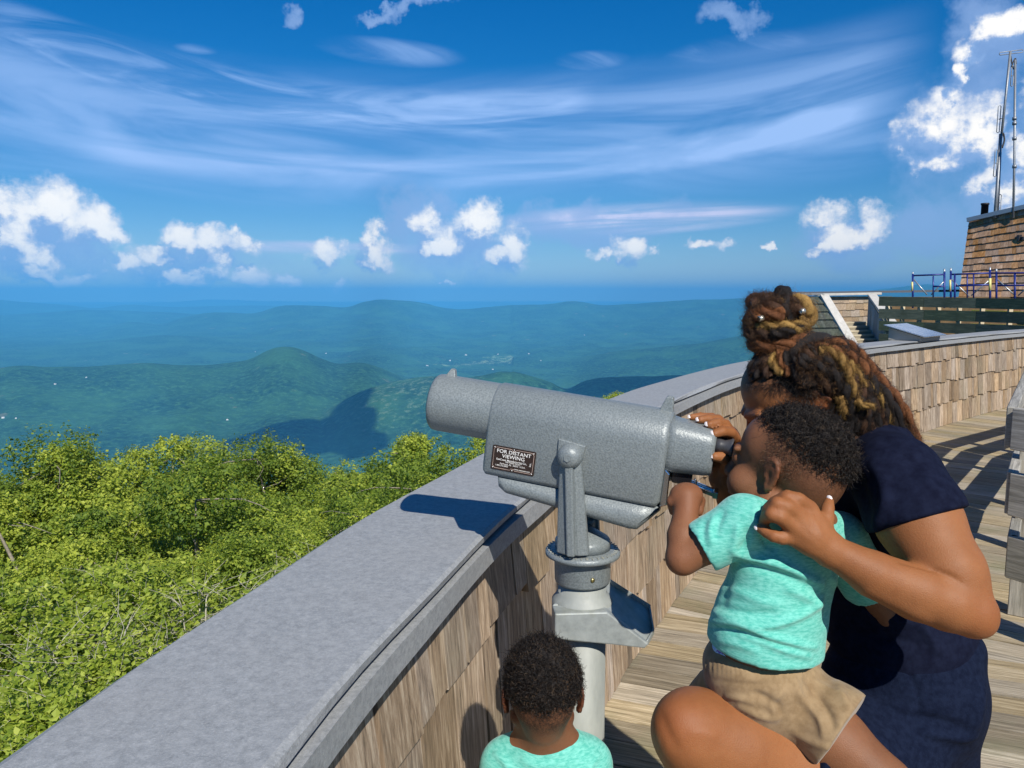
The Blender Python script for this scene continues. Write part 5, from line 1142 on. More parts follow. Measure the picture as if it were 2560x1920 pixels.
# ------------------------------------------------------------------ boy on the woman's knee
def make_boy():
    P = lambda x, y, d: A(x, y, d)
    root = empty('person', tuple(P(1900, 1700, 1.32) * np.array([1, 1, 0])), 'toddler boy in teal t-shirt and khaki shorts sitting on the kneeling woman thigh', 'person')
    al = math.radians(42); hd = Head(P(1966, 1182, 1.275), (-math.cos(al), math.sin(al), .10), (.04, .03, 1), .91, True); hd.ey = .010; hd.ez = .004
    LS, RS = P(1862, 1308, 1.225), P(2098, 1345, 1.315); nk = P(2004, 1300, 1.268); ch = P(1968, 1392, 1.262); be = P(1925, 1545, 1.272); pe = P(1905, 1680, 1.295)
    LE, LW = P(1706, 1396, 1.235), P(1716, 1268, 1.275); RE, RW = P(2225, 1540, 1.35), P(2350, 1590, 1.44)
    lat = unit(RS - LS); Mb = frame(lat, unit(ch - be)); Mb2 = np.c_[Mb[:, 0], Mb[:, 1], Mb[:, 2]]
    fd = Field(P(1900, 1500, 1.3) - np.array([.27, .24, .50]), P(1900, 1500, 1.3) + np.array([.27, .26, .42]), .0034)
    hd.build(fd); fd.cone(hd.P(0, -.025, -.05), nk, .040, .042, .02)
    fd.ell(ch, (.090, .062, .085), Mb2, .02); fd.ell(be, (.088, .068, .11), Mb2, .03); fd.ell(pe, (.090, .075, .075), Mb2, .03); fd.cone(nk, LS, .036, .033, .025); fd.cone(nk, RS, .036, .033, .025)
    fd.chain([LS, (LS + LE) / 2, LE], [.035, .031, .0265], .012); fd.chain([LE, P(1708, 1340, 1.25), LW], [.0265, .0255, .0195], .006)
    # left fist hanging over the slide: back of hand up, fingers curling away
    hb = P(1716, 1238, 1.295); fd.chain([LW, P(1715, 1245, 1.285), hb], [.0195, .0225, .021], .008); fd.cone(P(1700, 1238, 1.29), P(1732, 1238, 1.29), .0165, .0165, .010)
    for (a, b_, c_, r) in ((P(1738, 1236, 1.295), P(1751, 1252, 1.305), P(1748, 1280, 1.300), .0092), (P(1728, 1230, 1.305), P(1742, 1250, 1.325), P(1738, 1285, 1.322), .0090), (P(1712, 1230, 1.31), P(1722, 1248, 1.335), P(1722, 1282, 1.335), .0088), (P(1698, 1233, 1.31), P(1702, 1250, 1.33), P(1704, 1276, 1.333), .0082)):
        fd.chain([a, b_, c_], [r, r * .95, r * .8], .0025)
    fd.chain([P(1694, 1246, 1.28), P(1680, 1254, 1.285), P(1683, 1278, 1.295)], [.011, .0092, .0078], .004)
    fd.chain([RS, (RS + RE) / 2, RE, RW], [.034, .030, .026, .018], .012); fd.ell(RW + np.array([.02, .01, -.01]), (.025, .02, .02), None, .01)
    # legs
    LH, LK, LA = P(1960, 1750, 1.30), P(2215, 1958, 1.20), P(2215, 2180, 1.24); RH, RK, RA = P(1850, 1720, 1.38), P(1760, 1800, 1.50), P(1760, 2080, 1.52)
    fd.chain([LH, (LH + LK) / 2, LK], [.062, .052, .040], .02); fd.chain([LK, LA], [.038, .026], .01); fd.chain([LA, LA + np.array([.005, 0, -.025]), LA + np.array([-.045, .01, -.042]), LA + np.array([-.085, .02, -.045])], [.026, .026, .022, .016], .012); fd.chain([RA, RA + np.array([0, 0, -.025]), RA + np.array([-.08, .02, -.042])], [.026, .025, .018], .012); fd.chain([RH, RK, RA], [.058, .042, .026], .015)
    hm = lambda V: (lambda l: ss(l[:, 2] + .55 * np.maximum(-l[:, 1] - .02, 0) + .1 * l[:, 1], -.030, .018) * ss(-l[:, 1], -.045, -.005) * .5)(hd.loc(V))
    wm = lambda V: .7 * gauss(V, hd.P(-.08, -.012, 0), .02) + .5 * gauss(V, LW, .03) + .6 * gauss(V, LE, .02)
    body_obj(fd, 'body', SKB, root, None, hm, wm)
    # t-shirt
    fs_ = Field(P(1930, 1460, 1.3) - np.array([.24, .17, .20]), P(1930, 1460, 1.3) + np.array([.24, .20, .20]), .0034)
    fs_.ell(ch, (.099, .072, .09), Mb2, .02); fs_.ell(be, (.101, .082, .115), Mb2, .03); fs_.ell(P(1912, 1630, 1.285), (.099, .085, .07), Mb2, .03)
    fs_.cone(nk + np.array([0, 0, -.018]), LS, .040, .045, .025); fs_.cone(nk + np.array([0, 0, -.016]), RS, .040, .043, .025)
    cl_ = LS + (LE - LS) * .70; cr_ = RS + (RE - RS) * .50
    fs_.cone(LS, cl_, .045, .042, .012); fs_.cone(RS, cr_ + (RE - RS) * .1, .043, .045, .012)
    hemn = unit(np.array([-.12, 0, -1])); fs_.cut(P(1900, 1666, 1.20), hemn)
    # trim the sleeves square to the arm (only the half space near each arm)
    def cutn(field, p, n, c, rad):
        n = unit(n); X, Y, Z = [(field.lo[i] + field.res * np.arange(field.n[i])).astype(np.float32) for i in range(3)]
        d = (X - p[0])[:, None, None] * n[0] + (Y - p[1])[None, :, None] * n[1] + (Z - p[2])[None, None, :] * n[2]
        r_ = np.sqrt((X - c[0])[:, None, None] ** 2 + (Y - c[1])[None, :, None] ** 2 + (Z - c[2])[None, None, :] ** 2) - rad
        field.f = np.maximum(field.f, np.minimum(d, -r_).astype(np.float32))
    cutn(fs_, cl_, LE - LS, LE, .09); cutn(fs_, cr_, RE - RS, RE, .08)
    fs_.cone(cl_ - unit(LE - LS) * .010, LE, .036, .034, .003, 's'); fs_.cone(cr_ - unit(RE - RS) * .010, RE, .037, .034, .003, 's')
    fs_.ell(nk + np.array([0, 0, .036]), (.044, .044, .030), None, .006, 's')
    FL = [([(1822, 1379), (1885, 1396), (1966, 1420), (2027, 1448), (2064, 1461)], .0065, 11), ([(1830, 1396), (1885, 1414), (1966, 1440), (2027, 1466)], -.0035, 10),
          ([(1775, 1526), (1828, 1546), (1905, 1566), (1966, 1554), (2027, 1526), (2064, 1489)], .0060, 9), ([(1780, 1512), (1860, 1532), (1940, 1535)], -.0035, 9),
          ([(1763, 1552), (1844, 1562), (1925, 1592), (2007, 1614), (2047, 1618)], .0060, 8), ([(1770, 1570), (1850, 1580), (1925, 1606), (2000, 1626)], -.0040, 6),
          ([(1844, 1583), (1905, 1603), (1966, 1627), (2031, 1644)], .0045, 7), ([(1790, 1468), (1844, 1481), (1905, 1505), (1960, 1515)], .0030, 12), ([(1790, 1600), (1850, 1612), (1900, 1632)], .0030, 9),
          ([(1960, 1470), (2010, 1490), (2055, 1520)], .0035, 10), ([(1905, 1338), (1920, 1362), (1945, 1378)], -.006, 9), ([(1866, 1320), (1868, 1350), (1850, 1385)], -.0045, 8),
          ([(1846, 1310), (1838, 1350), (1826, 1380)], .0035, 8), ([(1812, 1275), (1795, 1310), (1790, 1345)], -.003, 8), ([(1788, 1290), (1776, 1325), (1780, 1365)], .003, 7), ([(1765, 1300), (1758, 1340), (1768, 1385)], -.002, 6),
          ([(1900, 1262), (1885, 1290), (1895, 1320)], .003, 8), ([(2078, 1440), (2100, 1470), (2125, 1500)], .004, 9), ([(2090, 1400), (2125, 1430), (2150, 1460)], -.003, 9), ([(1820, 1420), (1815, 1470), (1800, 1520)], -.003, 12), ([(2055, 1475), (2070, 1520), (2060, 1570)], -.003, 12),
          ([(1757, 1655), (1830, 1668), (1920, 1672), (2040, 1668)], .0022, 7)]
    body_obj(fs_, 'shirt', TEAL, root, lambda V, N: sines(folds(V, N, FL), N, .0012, 34, 9))
    c0 = nk + np.array([-.004, 0, -.002]); cr = MB(); cr.tube([c0 + np.array([math.cos(a) * .0455, math.sin(a) * .0455, .016 + .006 * math.cos(a)]) for a in np.linspace(0, 2 * PI, 30, endpoint=False)], .0048, 8, closed=True); cr.build('collar', TEAL, root)
    # training pants showing above the waistband
    fd_ = Field(pe - .13, pe + .13, .004); fd_.ell(P(1898, 1668, 1.293), (.0935, .080, .070), Mb2, 0); fd_.cut(P(1900, 1630, 1.22), (-.05, 0, 1)); fd_.cut(P(1900, 1720, 1.25), (0, 0, -1))
    DM = MT('printed_training_pants'); DM.base(DM.ramp(DM.noise(DM.coord(), 45, 2, .5), [(.42, (.40, .62, .88)), (.5, (.62, .78, .95)), (.57, (.30, .16, .60))], 'CONSTANT')).sett(Roughness=.7)
    body_obj(fd_, 'training_pants', DM.m, root)
    # khaki shorts
    fp = Field(P(1960, 1760, 1.28) - np.array([.20, .17, .17]), P(1960, 1760, 1.28) + np.array([.20, .20, .16]), .0034)
    fp.ell(P(1902, 1680, 1.295), (.1035, .092, .070), Mb2, .02); fp.ell(P(1910, 1735, 1.295), (.098, .086, .062), Mb2, .02)
    hem = P(2106, 1826, 1.225); fp.chain([LH, hem, hem + unit(LK - LH) * .05], [.074, .064, .064], .025); fp.cone(RH, RH + (RK - RH) * .8, .068, .062, .02)
    cutn(fp, hem, LK - LH, LK, .30); fp.cut(P(1900, 1662, 1.20), (-.17, 0, 1))
    
    KF = [([(1780, 1700), (1840, 1708), (1900, 1712), (1960, 1706)], -.0022, 5), ([(1985, 1690), (2000, 1740), (2050, 1800), (2060, 1850)], .005, 9), ([(2010, 1690), (2045, 1740), (2075, 1790), (2085, 1830)], -.004, 9), ([(1880, 1730), (1940, 1760), (1945, 1790)], -.005, 9),
          ([(1840, 1760), (1900, 1790), (1950, 1800)], .004, 9), ([(1960, 1720), (1930, 1760), (1950, 1800)], .004, 8), ([(2090, 1700), (2110, 1745), (2130, 1780)], .003, 10), ([(1980, 1830), (2030, 1855), (2075, 1870)], .003, 8), ([(2030, 1700), (2080, 1730), (2120, 1750)], .003, 8), ([(1810, 1740), (1850, 1745), (1890, 1760)], .004, 7)]
    def kpost(V, N):
        V = folds(V, N, KF); px, py, d = proj(V); g = np.exp(-((py - (1678 + .10 * (px - 1900))) / 17.0) ** 2) * (px < 2040); return sines(V + N * (g * .0015 * np.sin(px * .55))[:, None], N, .0012, 40, 4)
    body_obj(fp, 'shorts', KHAKI, root, kpost)
    # hair
    rng = np.random.default_rng(15)
    tone = lambda l: ss(l[:, 2] + .52 * np.minimum(l[:, 1], 0.01) * 1.0 + .25 * np.maximum(l[:, 1], 0), .030, .048)
    top = lambda l: ss(l[:, 2] + .68 * np.maximum(-l[:, 1], 0) - .15 * np.maximum(l[:, 1], 0), .074, .090)
    p, n, l = scalp_points(hd, 12500, top, rng); V1, Q1, T1 = curls(p - n * .002, n, .0135, .0028, .00065, 2.3, rng, 10)
    put('curly_hair', mesh_np('curly_hair', V1, Q1, True, {'tone': ('FACE', T1 * .9 + .1)}), HAIRK, root)
    side = lambda l: ss(l[:, 2] + .45 * np.maximum(-l[:, 1], 0), -.012, .03) * (1 - .9 * top(l)) * ss(-l[:, 1], -.05, -.0)
    p, n, l = scalp_points(hd, 26000, side, rng, -.001); V2, Q2, T2_ = curls(p, n, .0034, .0008, .00035, .8, rng, 4)
    put('short_hair', mesh_np('short_hair', V2, Q2, True, {'tone': ('FACE', T2_)}), FUZZ, root)
    cp_ = Field(hd.c - .13, hd.c + .13, .004); cp_.ell(hd.P(0, -.014, .040), np.array([.0765, .0965, .085]) * hd.s, hd.M, 0); cp_.cut(hd.P(0, 0, .086), -(hd.M @ unit([0, -.45, 1.0])))
    body_obj(cp_, 'hair_base', bpy.data.materials['hair_base_black'], root, lambda V, N: sines(V, N, .0015, 160, 2))
make_boy()
# ------------------------------------------------------------------ woman crouching behind the boy
def skinf(fd, pts, rs, k=.004): fd.chain(pts, rs, k)
def make_woman():
    P = lambda x, y, d: A(x, y, d)
    root = empty('person', tuple(P(2250, 1740, 1.45) * np.array([1, 1, 0])), 'woman in navy t-shirt and shorts with highlighted braids, one hand on the eyepiece', 'person')
    f = unit([-.86, .12, -.48]); hd = Head(P(2006, 1010, 1.39), f, (-.50, 0, .86), 1.03)
    nk = P(2175, 1128, 1.40); LS, RS = P(2242, 1196, 1.275), P(2075, 1235, 1.53)
    ch = P(2185, 1300, 1.43); wa = P(2225, 1500, 1.45); pe = P(2262, 1715, 1.43)
    DZ = .034; E_, W_ = P(2414, 1530, 1.15), P(2088, 1382, 1.122 + DZ); RE, RW = P(1885, 1385, 1.46), P(1806, 1195, 1.415)
    fd = Field(P(2050, 1480, 1.35) - np.array([.40, .34, .42]), P(2050, 1480, 1.35) + np.array([.38, .34, .46]), .0038)
    hd.build(fd); fd.cone(hd.P(0, -.035, -.045), nk, .052, .060, .03)
    latw = unit(LS - RS); Mw = frame(latw, unit(ch - wa))
    fd.ell(ch, (.150, .105, .15), Mw, .03); fd.ell(wa, (.125, .10, .15), Mw, .04); fd.ell(pe, (.140, .125, .13), Mw, .04)
    fd.cone(nk, LS, .055, .052, .04); fd.cone(nk, RS, .055, .052, .04)
    # near arm
    fd.chain([LS, P(2296, 1302, 1.215), P(2368, 1432, 1.165), P(2426, 1528, 1.135)], [.062, .0635, .0535, .0365], .014)
    fa = [P(2428, 1532, 1.138), P(2372, 1508, 1.138), P(2290, 1480, 1.143), P(2180, 1434, 1.15), W_]
    fd.chain(fa, [.0355, .0410, .0410, .0340, .0250], .007); fd.ell(P(2446, 1556, 1.135), (.022, .022, .020), None, .012)
    # near hand on the boy's shoulder
    mc = [P(2024, 1271, 1.162), P(1996, 1291, 1.149), P(1978, 1314, 1.146), P(1975, 1343, 1.152)]; w2 = P(2072, 1377, 1.156)
    for m_, r1 in zip(mc, (.0125, .0130, .0125, .0115)): fd.chain([w2, (w2 + m_) / 2 + np.array([0, -.002, 0]), m_], [.0200, .0155, r1], .010)
    fd.ell((w2 + mc[1] + mc[2]) / 3 + np.array([0, .006, 0]), (.030, .014, .026), None, .01)
    FG = [[mc[0], P(1996, 1249, 1.152), P(1968, 1243, 1.154), P(1938, 1255, 1.166), P(1917, 1271, 1.180)], [mc[1], P(1968, 1267, 1.140), P(1944, 1260, 1.142), P(1922, 1273, 1.156), P(1914, 1293, 1.174)],
          [mc[2], P(1950, 1293, 1.136), P(1930, 1286, 1.140), P(1917, 1293, 1.156), P(1908, 1306, 1.174)], [mc[3], P(1955, 1346, 1.146), P(1934, 1340, 1.148), P(1914, 1330, 1.156), P(1898, 1320, 1.164)]]
    FR = [[.0125, .0112, .0112, .0096, .0080], [.0125, .0114, .0114, .0098, .0082], [.0122, .0110, .0110, .0096, .0080], [.0112, .0098, .0096, .0084, .0072]]
    for q, r in zip(FG, FR): fd.chain(q, r, .0022)
    TH_ = [w2 + np.array([.004, .002, .012]), P(2058, 1327, 1.162), P(2066, 1295, 1.166), P(2069, 1271, 1.174), P(2073, 1254, 1.182)]; fd.chain(TH_, [.018, .0135, .0110, .0095, .0080], .005)
    # far arm and the hand round the eyepiece
    fd.chain([RS, P(1985, 1330, 1.50), RE], [.050, .046, .036], .015); fd.chain([RE, P(1850, 1290, 1.435), RW], [.036, .034, .0235], .010)
    pm = P(1822, 1138, 1.405); fd.chain([RW, P(1808, 1170, 1.41), pm], [.0235, .021, .021], .008)
    M4 = [P(1838, 1105, 1.395), P(1834, 1092, 1.408), P(1829, 1083, 1.422), P(1822, 1078, 1.436)]
    for m_ in M4: fd.cone(pm, m_, .020, .0120, .010)
    G4 = [[M4[0], P(1827, 1082, 1.370), P(1805, 1079, 1.352), P(1787, 1085, 1.345)], [M4[1], P(1812, 1061, 1.382), P(1792, 1057, 1.366), P(1773, 1062, 1.358)],
          [M4[2], P(1795, 1049, 1.398), P(1770, 1047, 1.385), P(1750, 1050, 1.378)], [M4[3], P(1780, 1043, 1.415), P(1750, 1041, 1.405), P(1729, 1043, 1.40)]]
    for q, r in zip(G4, (.0102, .0102, .0098, .0086)): fd.chain(q, [r * 1.1, r, r * .92, r * .78], .0022)
    fd.chain([P(1818, 1168, 1.39), P(1820, 1150, 1.36), P(1804, 1143, 1.345), P(1787, 1142, 1.338)], [.014, .0115, .0098, .0085], .005)
    hm = lambda V: (lambda l: ss(l[:, 2] - .70 * l[:, 1] + 0 * l[:, 0], .010, .034) * .9)(hd.loc(V))
    def wpost(V, N):
        # tendons and knuckle creases on the back of the hand, the fold inside the elbow
        return folds(V, N, [([(2072, 1360), (2040, 1310), (2024, 1270)], .0012, 5), ([(2068, 1365), (2025, 1325), (1998, 1288)], .0014, 5), ([(2060, 1372), (2012, 1340), (1982, 1310)], .0010, 5),
                            ([(2045, 1300), (2052, 1340), (2080, 1372)], .0009, 4), ([(1960, 1232), (1975, 1240)], -.0010, 3), ([(2236, 1400), (2310, 1418), (2370, 1438), (2405, 1458)], -.0030, 5), ([(2150, 1480), (2230, 1512), (2330, 1560)], .002, 16)])
    wm = lambda V: .8 * gauss(V, hd.P(-.08, -.012, 0), .02) + .5 * sum(gauss(V, q[2], .008) for q in FG) + .5 * gauss(V, P(2450, 1560, 1.12), .03)
    body_obj(fd, 'body', SKW, root, wpost, hm, wm)
    # legs are their own field range but one continuous body surface would need them too: thigh, knee, shin
    # t-shirt
    fs_ = Field(P(2200, 1380, 1.4) - np.array([.26, .30, .30]), P(2200, 1380, 1.4) + np.array([.24, .28, .30]), .0045)
    fs_.ell(ch, (.160, .118, .16), Mw, .03); fs_.ell(wa, (.142, .118, .16), Mw, .04); fs_.ell(P(2245, 1620, 1.44), (.148, .125, .10), Mw, .04)
    fs_.cone(nk, LS, .064, .066, .04); fs_.cone(nk, RS, .064, .064, .04); fs_.chain([LS, P(2290, 1290, 1.222), P(2320, 1350, 1.20)], [.070, .0735, .0735], .02); fs_.chain([RS, P(2010, 1305, 1.51)], [.062, .056], .02)
    def cutn(field, p, n, c, rad):
        n = unit(n); X, Y, Z = [(field.lo[i] + field.res * np.arange(field.n[i])).astype(np.float32) for i in range(3)]
        d = (X - p[0])[:, None, None] * n[0] + (Y - p[1])[None, :, None] * n[1] + (Z - p[2])[None, None, :] * n[2]
        r_ = np.sqrt((X - c[0])[:, None, None] ** 2 + (Y - c[1])[None, :, None] ** 2 + (Z - c[2])[None, None, :] ** 2) - rad
        field.f = np.maximum(field.f, np.minimum(d, -r_).astype(np.float32))
    sc_ = P(2290, 1302, 1.21); cutn(fs_, sc_, unit(P(2352, 1455, 1.18) - P(2290, 1302, 1.21)), P(2345, 1420, 1.17), .125)
    fs_.cut(P(2200, 1650, 1.4), (0, 0, -1)); fs_.cone(nk + unit(hd.c - nk) * .034, hd.c, .060, .055, .006, 's')
    NF = [([(2200, 1100), (2260, 1140), (2320, 1200)], -.003, 14), ([(2180, 1150), (2210, 1210), (2215, 1280)], .005, 16), ([(2140, 1180), (2165, 1250), (2170, 1320)], -.005, 14), ([(2230, 1240), (2200, 1290), (2185, 1330)], .005, 12),
          ([(2290, 1175), (2330, 1215), (2365, 1250)], .003, 10), ([(2100, 1500), (2200, 1540), (2330, 1560)], .006, 18), ([(2090, 1570), (2180, 1590), (2300, 1610)], -.006, 14), ([(2300, 1560), (2330, 1600), (2345, 1640)], .006, 12),
          ([(2190, 1322), (2260, 1292), (2330, 1268), (2388, 1250)], -.0016, 4)]
    body_obj(fs_, 'shirt', NAVY, root, lambda V, N: sines(folds(V, N, NF), N, .0022, 20, 12))
    # thigh, knee and shin of the near leg, the far leg below the shorts
    KN = P(1735, 1830, 1.245); HP_ = P(2190, 1880, 1.36); AN = np.array([KN[0] + .05, KN[1] + .02, .10]); RK = P(2330, 2150, 1.46); RA = np.array([RK[0] + .10, RK[1] + .05, .09])
    fl = Field(np.array([KN[0] - .12, KN[1] - .20, -.01]), np.array([RA[0] + .16, 1.75, 1.12]), .0058)
    fl.chain([KN, P(1830, 1864, 1.262), P(1990, 1905, 1.30), HP_], [.0700, .0765, .092, .105], .02); fl.ell(P(1702, 1816, 1.225), (.040, .040, .046), None, .02)
    fl.chain([KN + np.array([.01, .01, -.01]), KN + (AN - KN) * .3 + np.array([.03, .02, 0]), AN], [.064, .058, .034], .02); fl.chain([AN, AN + np.array([-.03, -.01, -.05]), AN + np.array([-.15, -.02, -.068])], [.034, .036, .024], .02)
    fl.chain([pe, RK, RK + (RA - RK) * .35, RA], [.11, .062, .056, .034], .02); fl.chain([RA, RA + np.array([-.03, 0, -.05]), RA + np.array([-.15, -.01, -.062])], [.034, .036, .024], .02); fl.cut(P(2200, 1500, 1.4), (0, 0, 1))
    def lpost(V, N): return folds(V, N, [([(1650, 1775), (1668, 1830), (1700, 1880)], -.0025, 12), ([(1720, 1840), (1760, 1830), (1790, 1850)], .002, 14), ([(1655, 1843), (1658, 1856)], -.0014, 4)])
    body_obj(fl, 'legs', SKW, root, lpost, None, lambda V: .6 * gauss(V, P(1650, 1800, 1.18), .05), 2)
    # navy shorts with a folded over waistband
    fp = Field(P(2230, 1800, 1.38) - np.array([.30, .26, .24]), P(2230, 1800, 1.38) + np.array([.22, .26, .22]), .0048)
    fp.ell(pe + np.array([-.008, 0, -.005]), (.158, .140, .135), Mw, .04); fp.ell(P(2290, 1640, 1.43), (.125, .115, .06), Mw, .03); fp.chain([HP_, P(2080, 1905, 1.325), P(1965, 1890, 1.290)], [.115, .112, .098], .03); fp.chain([pe, P(2320, 2040, 1.45)], [.115, .092], .03)
    hn = unit(P(1740, 1815, 1.25) - HP_); cutn(fp, P(1985, 1880, 1.27), hn, KN, .28); fp.cut(P(2330, 2010, 1.45), (0, 0, -1)); fp.cut(P(2250, 1606, 1.32), (.02, 0, 1))
    SF_ = [([(2050, 1620), (2150, 1640), (2280, 1650), (2420, 1640)], -.005, 8), ([(2060, 1600), (2200, 1622), (2380, 1610)], .006, 12), ([(2255, 1650), (2290, 1720), (2295, 1790)], -.0035, 5), ([(2060, 1660), (2150, 1720), (2240, 1780), (2340, 1800), (2440, 1830)], -.006, 9), ([(2100, 1700), (2200, 1760), (2290, 1790)], .006, 12),
           ([(2445, 1700), (2440, 1780), (2425, 1840)], .006, 14), ([(2300, 1830), (2400, 1845), (2440, 1835)], .006, 9), ([(2160, 1800), (2200, 1850), (2230, 1920)], .004, 14)]
    body_obj(fp, 'shorts', NAVY2, root, lambda V, N: sines(folds(V, N, SF_), N, .003, 16, 21))
    # nails
    for a, b_, sz in ((FG[3][4], (1894, 1309), .0042), (TH_[4], (2075, 1240), .0050), (G4[0][3], (1783, 1083), .0056), (G4[1][3], (1769, 1059), .0052), (G4[2][3], (1746, 1047), .0048), (G4[3][3], (1726, 1041), .004), (P(1787, 1142, 1.338), (1785, 1142), .0054)):
        v_ = unit(np.array([0, 0, CZ]) - a); up_ = unit(np.array([-.25, 0, .6])) if b_[0] < 1800 else unit(np.array([-.6, -.3, .5])); n_ = unit(v_ * .75 + up_ * .6); c_ = a + n_ * sz * .95 + (np.array([-.004, 0, 0]) if b_[0] < 2000 else np.array([.001, 0, .005]))
        m = MB(); x_ = unit(np.cross(n_, (0, 1, .3))); y_ = np.cross(n_, x_); vs = []
        for i in range(5):
            for j in range(9):
                r_ = i / 4; t = 2 * PI * j / 8; vs.append(c_ + x_ * math.cos(t) * r_ * sz * .78 + y_ * math.sin(t) * r_ * sz * 1.0 - n_ * (r_ ** 2) * sz * .35)
        m.add(vs, [(i * 9 + j, i * 9 + j + 1, (i + 1) * 9 + j + 1, (i + 1) * 9 + j) for i in range(4) for j in range(8)], .5, smooth=True); m.build('fingernail', NAIL, root)
    # ---------------- hair: scalp cap, braids drawn up into a bun and falling down the back
    rng = np.random.default_rng(33)
    cp_ = Field(hd.c - .17, hd.c + .17, .0045); cp_.ell(hd.P(0, -.016, .040), np.array([.0765, .0965, .0850]) * hd.s, hd.M, 0); cp_.ell(hd.P(0, -.06, .0), np.array([.064, .055, .065]) * hd.s, hd.M, .02)
    cp_.cut(hd.P(0, .040, .070), hd.M @ unit([0, .86, -.62])); cp_.cut(hd.P(0, .0, -.045), hd.M @ unit([0, .1, -1]))
    cp_.ell(hd.P(-.085, .012, -.012), np.array([.04, .050, .052]) * hd.s, hd.M, .004, 's'); cp_.ell(hd.P(.085, .018, -.02), np.array([.04, .042, .045]) * hd.s, hd.M, .004, 's')
    body_obj(cp_, 'hair_base', bpy.data.materials['hair_base_black'], root, lambda V, N: sines(V, N, .0016, 120, 2))
    HB = {}
    for nm, a, b_ in (('black', (.006, .004, .004), (.030, .020, .015)), ('dark_brown', (.022, .010, .005), (.12, .052, .022)), ('auburn', (.075, .024, .008), (.36, .135, .042)), ('golden', (.13, .060, .012), (.58, .35, .10))):
        M = MT('braid_' + nm); v = M.coord(); n1 = M.noise(v, 300, 5, .75, 1.5); n2 = M.noise(v, 700, 3, .7); t = M.attr('tone')
        M.base(M.ramp(M.math('ADD', M.math('MULTIPLY', n1, .7), M.math('MULTIPLY', t, .3)), [(.32, a), (.75, b_)])).sett(Roughness=.55, Specular_IOR_Level=.35); M.bump(M.math('ADD', n1, n2), .9, .0018); HB[nm] = M.m
    def braid(path, R, kind, n=None, taper=.75, pitch=3.1, fuzz=1.0, mix=None, seg=None, parent=root, name='braid'):
        """two thick strands twisted round each other, with flyaway hairs"""
        Pp = crom(path, 60); L = np.linalg.norm(np.diff(Pp, axis=0), axis=1).sum(); cnt = max(24, int(L / (R * .42))); Pp = crom(path, cnt); turns = L / (R * pitch * 2); ph0 = rng.uniform(0, 6.28)
        T_ = np.gradient(Pp, axis=0); T_ /= np.linalg.norm(T_, axis=1, keepdims=True) + 1e-9; U = np.empty_like(T_); u = np.cross(T_[0], (0.2, 1, .3)); u /= np.linalg.norm(u)
        for i in range(cnt): u = u - T_[i] * np.dot(u, T_[i]); u /= np.linalg.norm(u) + 1e-9; U[i] = u
        Wd = np.cross(T_, U); t = np.linspace(0, 1, cnt); rad = R * (1 - (1 - taper) * t) * (1 + .10 * np.sin(t * L / R * .7 + ph0)); rad[0] *= .7; rad[-1] *= .5; ns = 9
        Vs = []; Qs = []; Ts = []; off = 0
        for s_ in (0, 1):
            an = ph0 + s_ * PI + 2 * PI * turns * t; c = Pp + (U * np.cos(an)[:, None] + Wd * np.sin(an)[:, None]) * (rad * .46)[:, None]; sr = rad * .66 * (1 + .12 * np.sin(2 * an * 1.0))
            for i in range(cnt):
                o = [c[i] + sr[i] * (math.cos(2 * PI * k / ns) * U[i] + math.sin(2 * PI * k / ns) * Wd[i]) for k in range(ns)]; Vs += o
            q = [(off + i * ns + k, off + i * ns + (k + 1) % ns, off + (i + 1) * ns + (k + 1) % ns, off + (i + 1) * ns + k) for i in range(cnt - 1) for k in range(ns)]; Qs += q; Ts += [rng.uniform(.2, .8)] * len(q); off += cnt * ns
        V = np.array(Vs); V += rng.normal(size=V.shape) * R * .035
        nf = int(fuzz * L / R * 55); i = rng.integers(1, cnt - 1, nf); a = rng.uniform(0, 6.28, nf); nn = U[i] * np.cos(a)[:, None] + Wd[i] * np.sin(a)[:, None]
        Vf, Qf, Tf = curls(Pp[i] + nn * (rad[i] * .85)[:, None], nn * .5 + T_[i] * .9, R * .85, R * .18, .00026, 1.3, rng, 5, 3, .6)
        V = np.vstack([V, Vf]); Q = np.vstack([np.array(Qs), Qf + off]); Tn = np.r_[Ts, Tf]
        return put(name, mesh_np(name, V, Q, True, {'tone': ('FACE', Tn)}), HB[kind], parent)
    # bun: coils stacked on the crown
    bc = P(1945, 800, 1.40); 
    bn = empty('bun', tuple(bc)); COL.objects.unlink(bn); bpy.data.objects.remove(bn)
    bb = Field(bc - .12, bc + .12, .006); bb.ell(P(1945, 812, 1.40), (.046, .048, .046), None, 0); bb.cone(P(1952, 850, 1.40), P(1958, 905, 1.395), .040, .048, .02)
    bun = body_obj(bb, 'bun', HB['dark_brown'], root, lambda V, N: sines(V, N, .003, 80, 4), None, None, 1)
    def coil(cx, cy, rx, ry, ph, arc, R, kind, rise=0, dd=0, tilt=0):
        pts = []
        for a in np.linspace(ph, ph + arc, 14):
            x = cx + rx * math.cos(a); y = cy + ry * math.sin(a) * 1.0 + rise * (a - ph) / arc + tilt * math.cos(a); pts.append(P(x, y, 1.40 + dd - .050 * math.sin(a) * 1.0))
        braid(pts, R * .92, kind, parent=bun, fuzz=2.2, taper=.9)
    coil(1944, 762, 62, 12, -.4, 4.6, .0155, 'dark_brown', 0, 0, 6); coil(1946, 792, 68, 14, 2.2, 3.6, .0165, 'auburn', 6, -.004, -8); coil(1950, 806, 66, 12, .3, 2.9, .0130, 'golden', 4, -.012, 6)
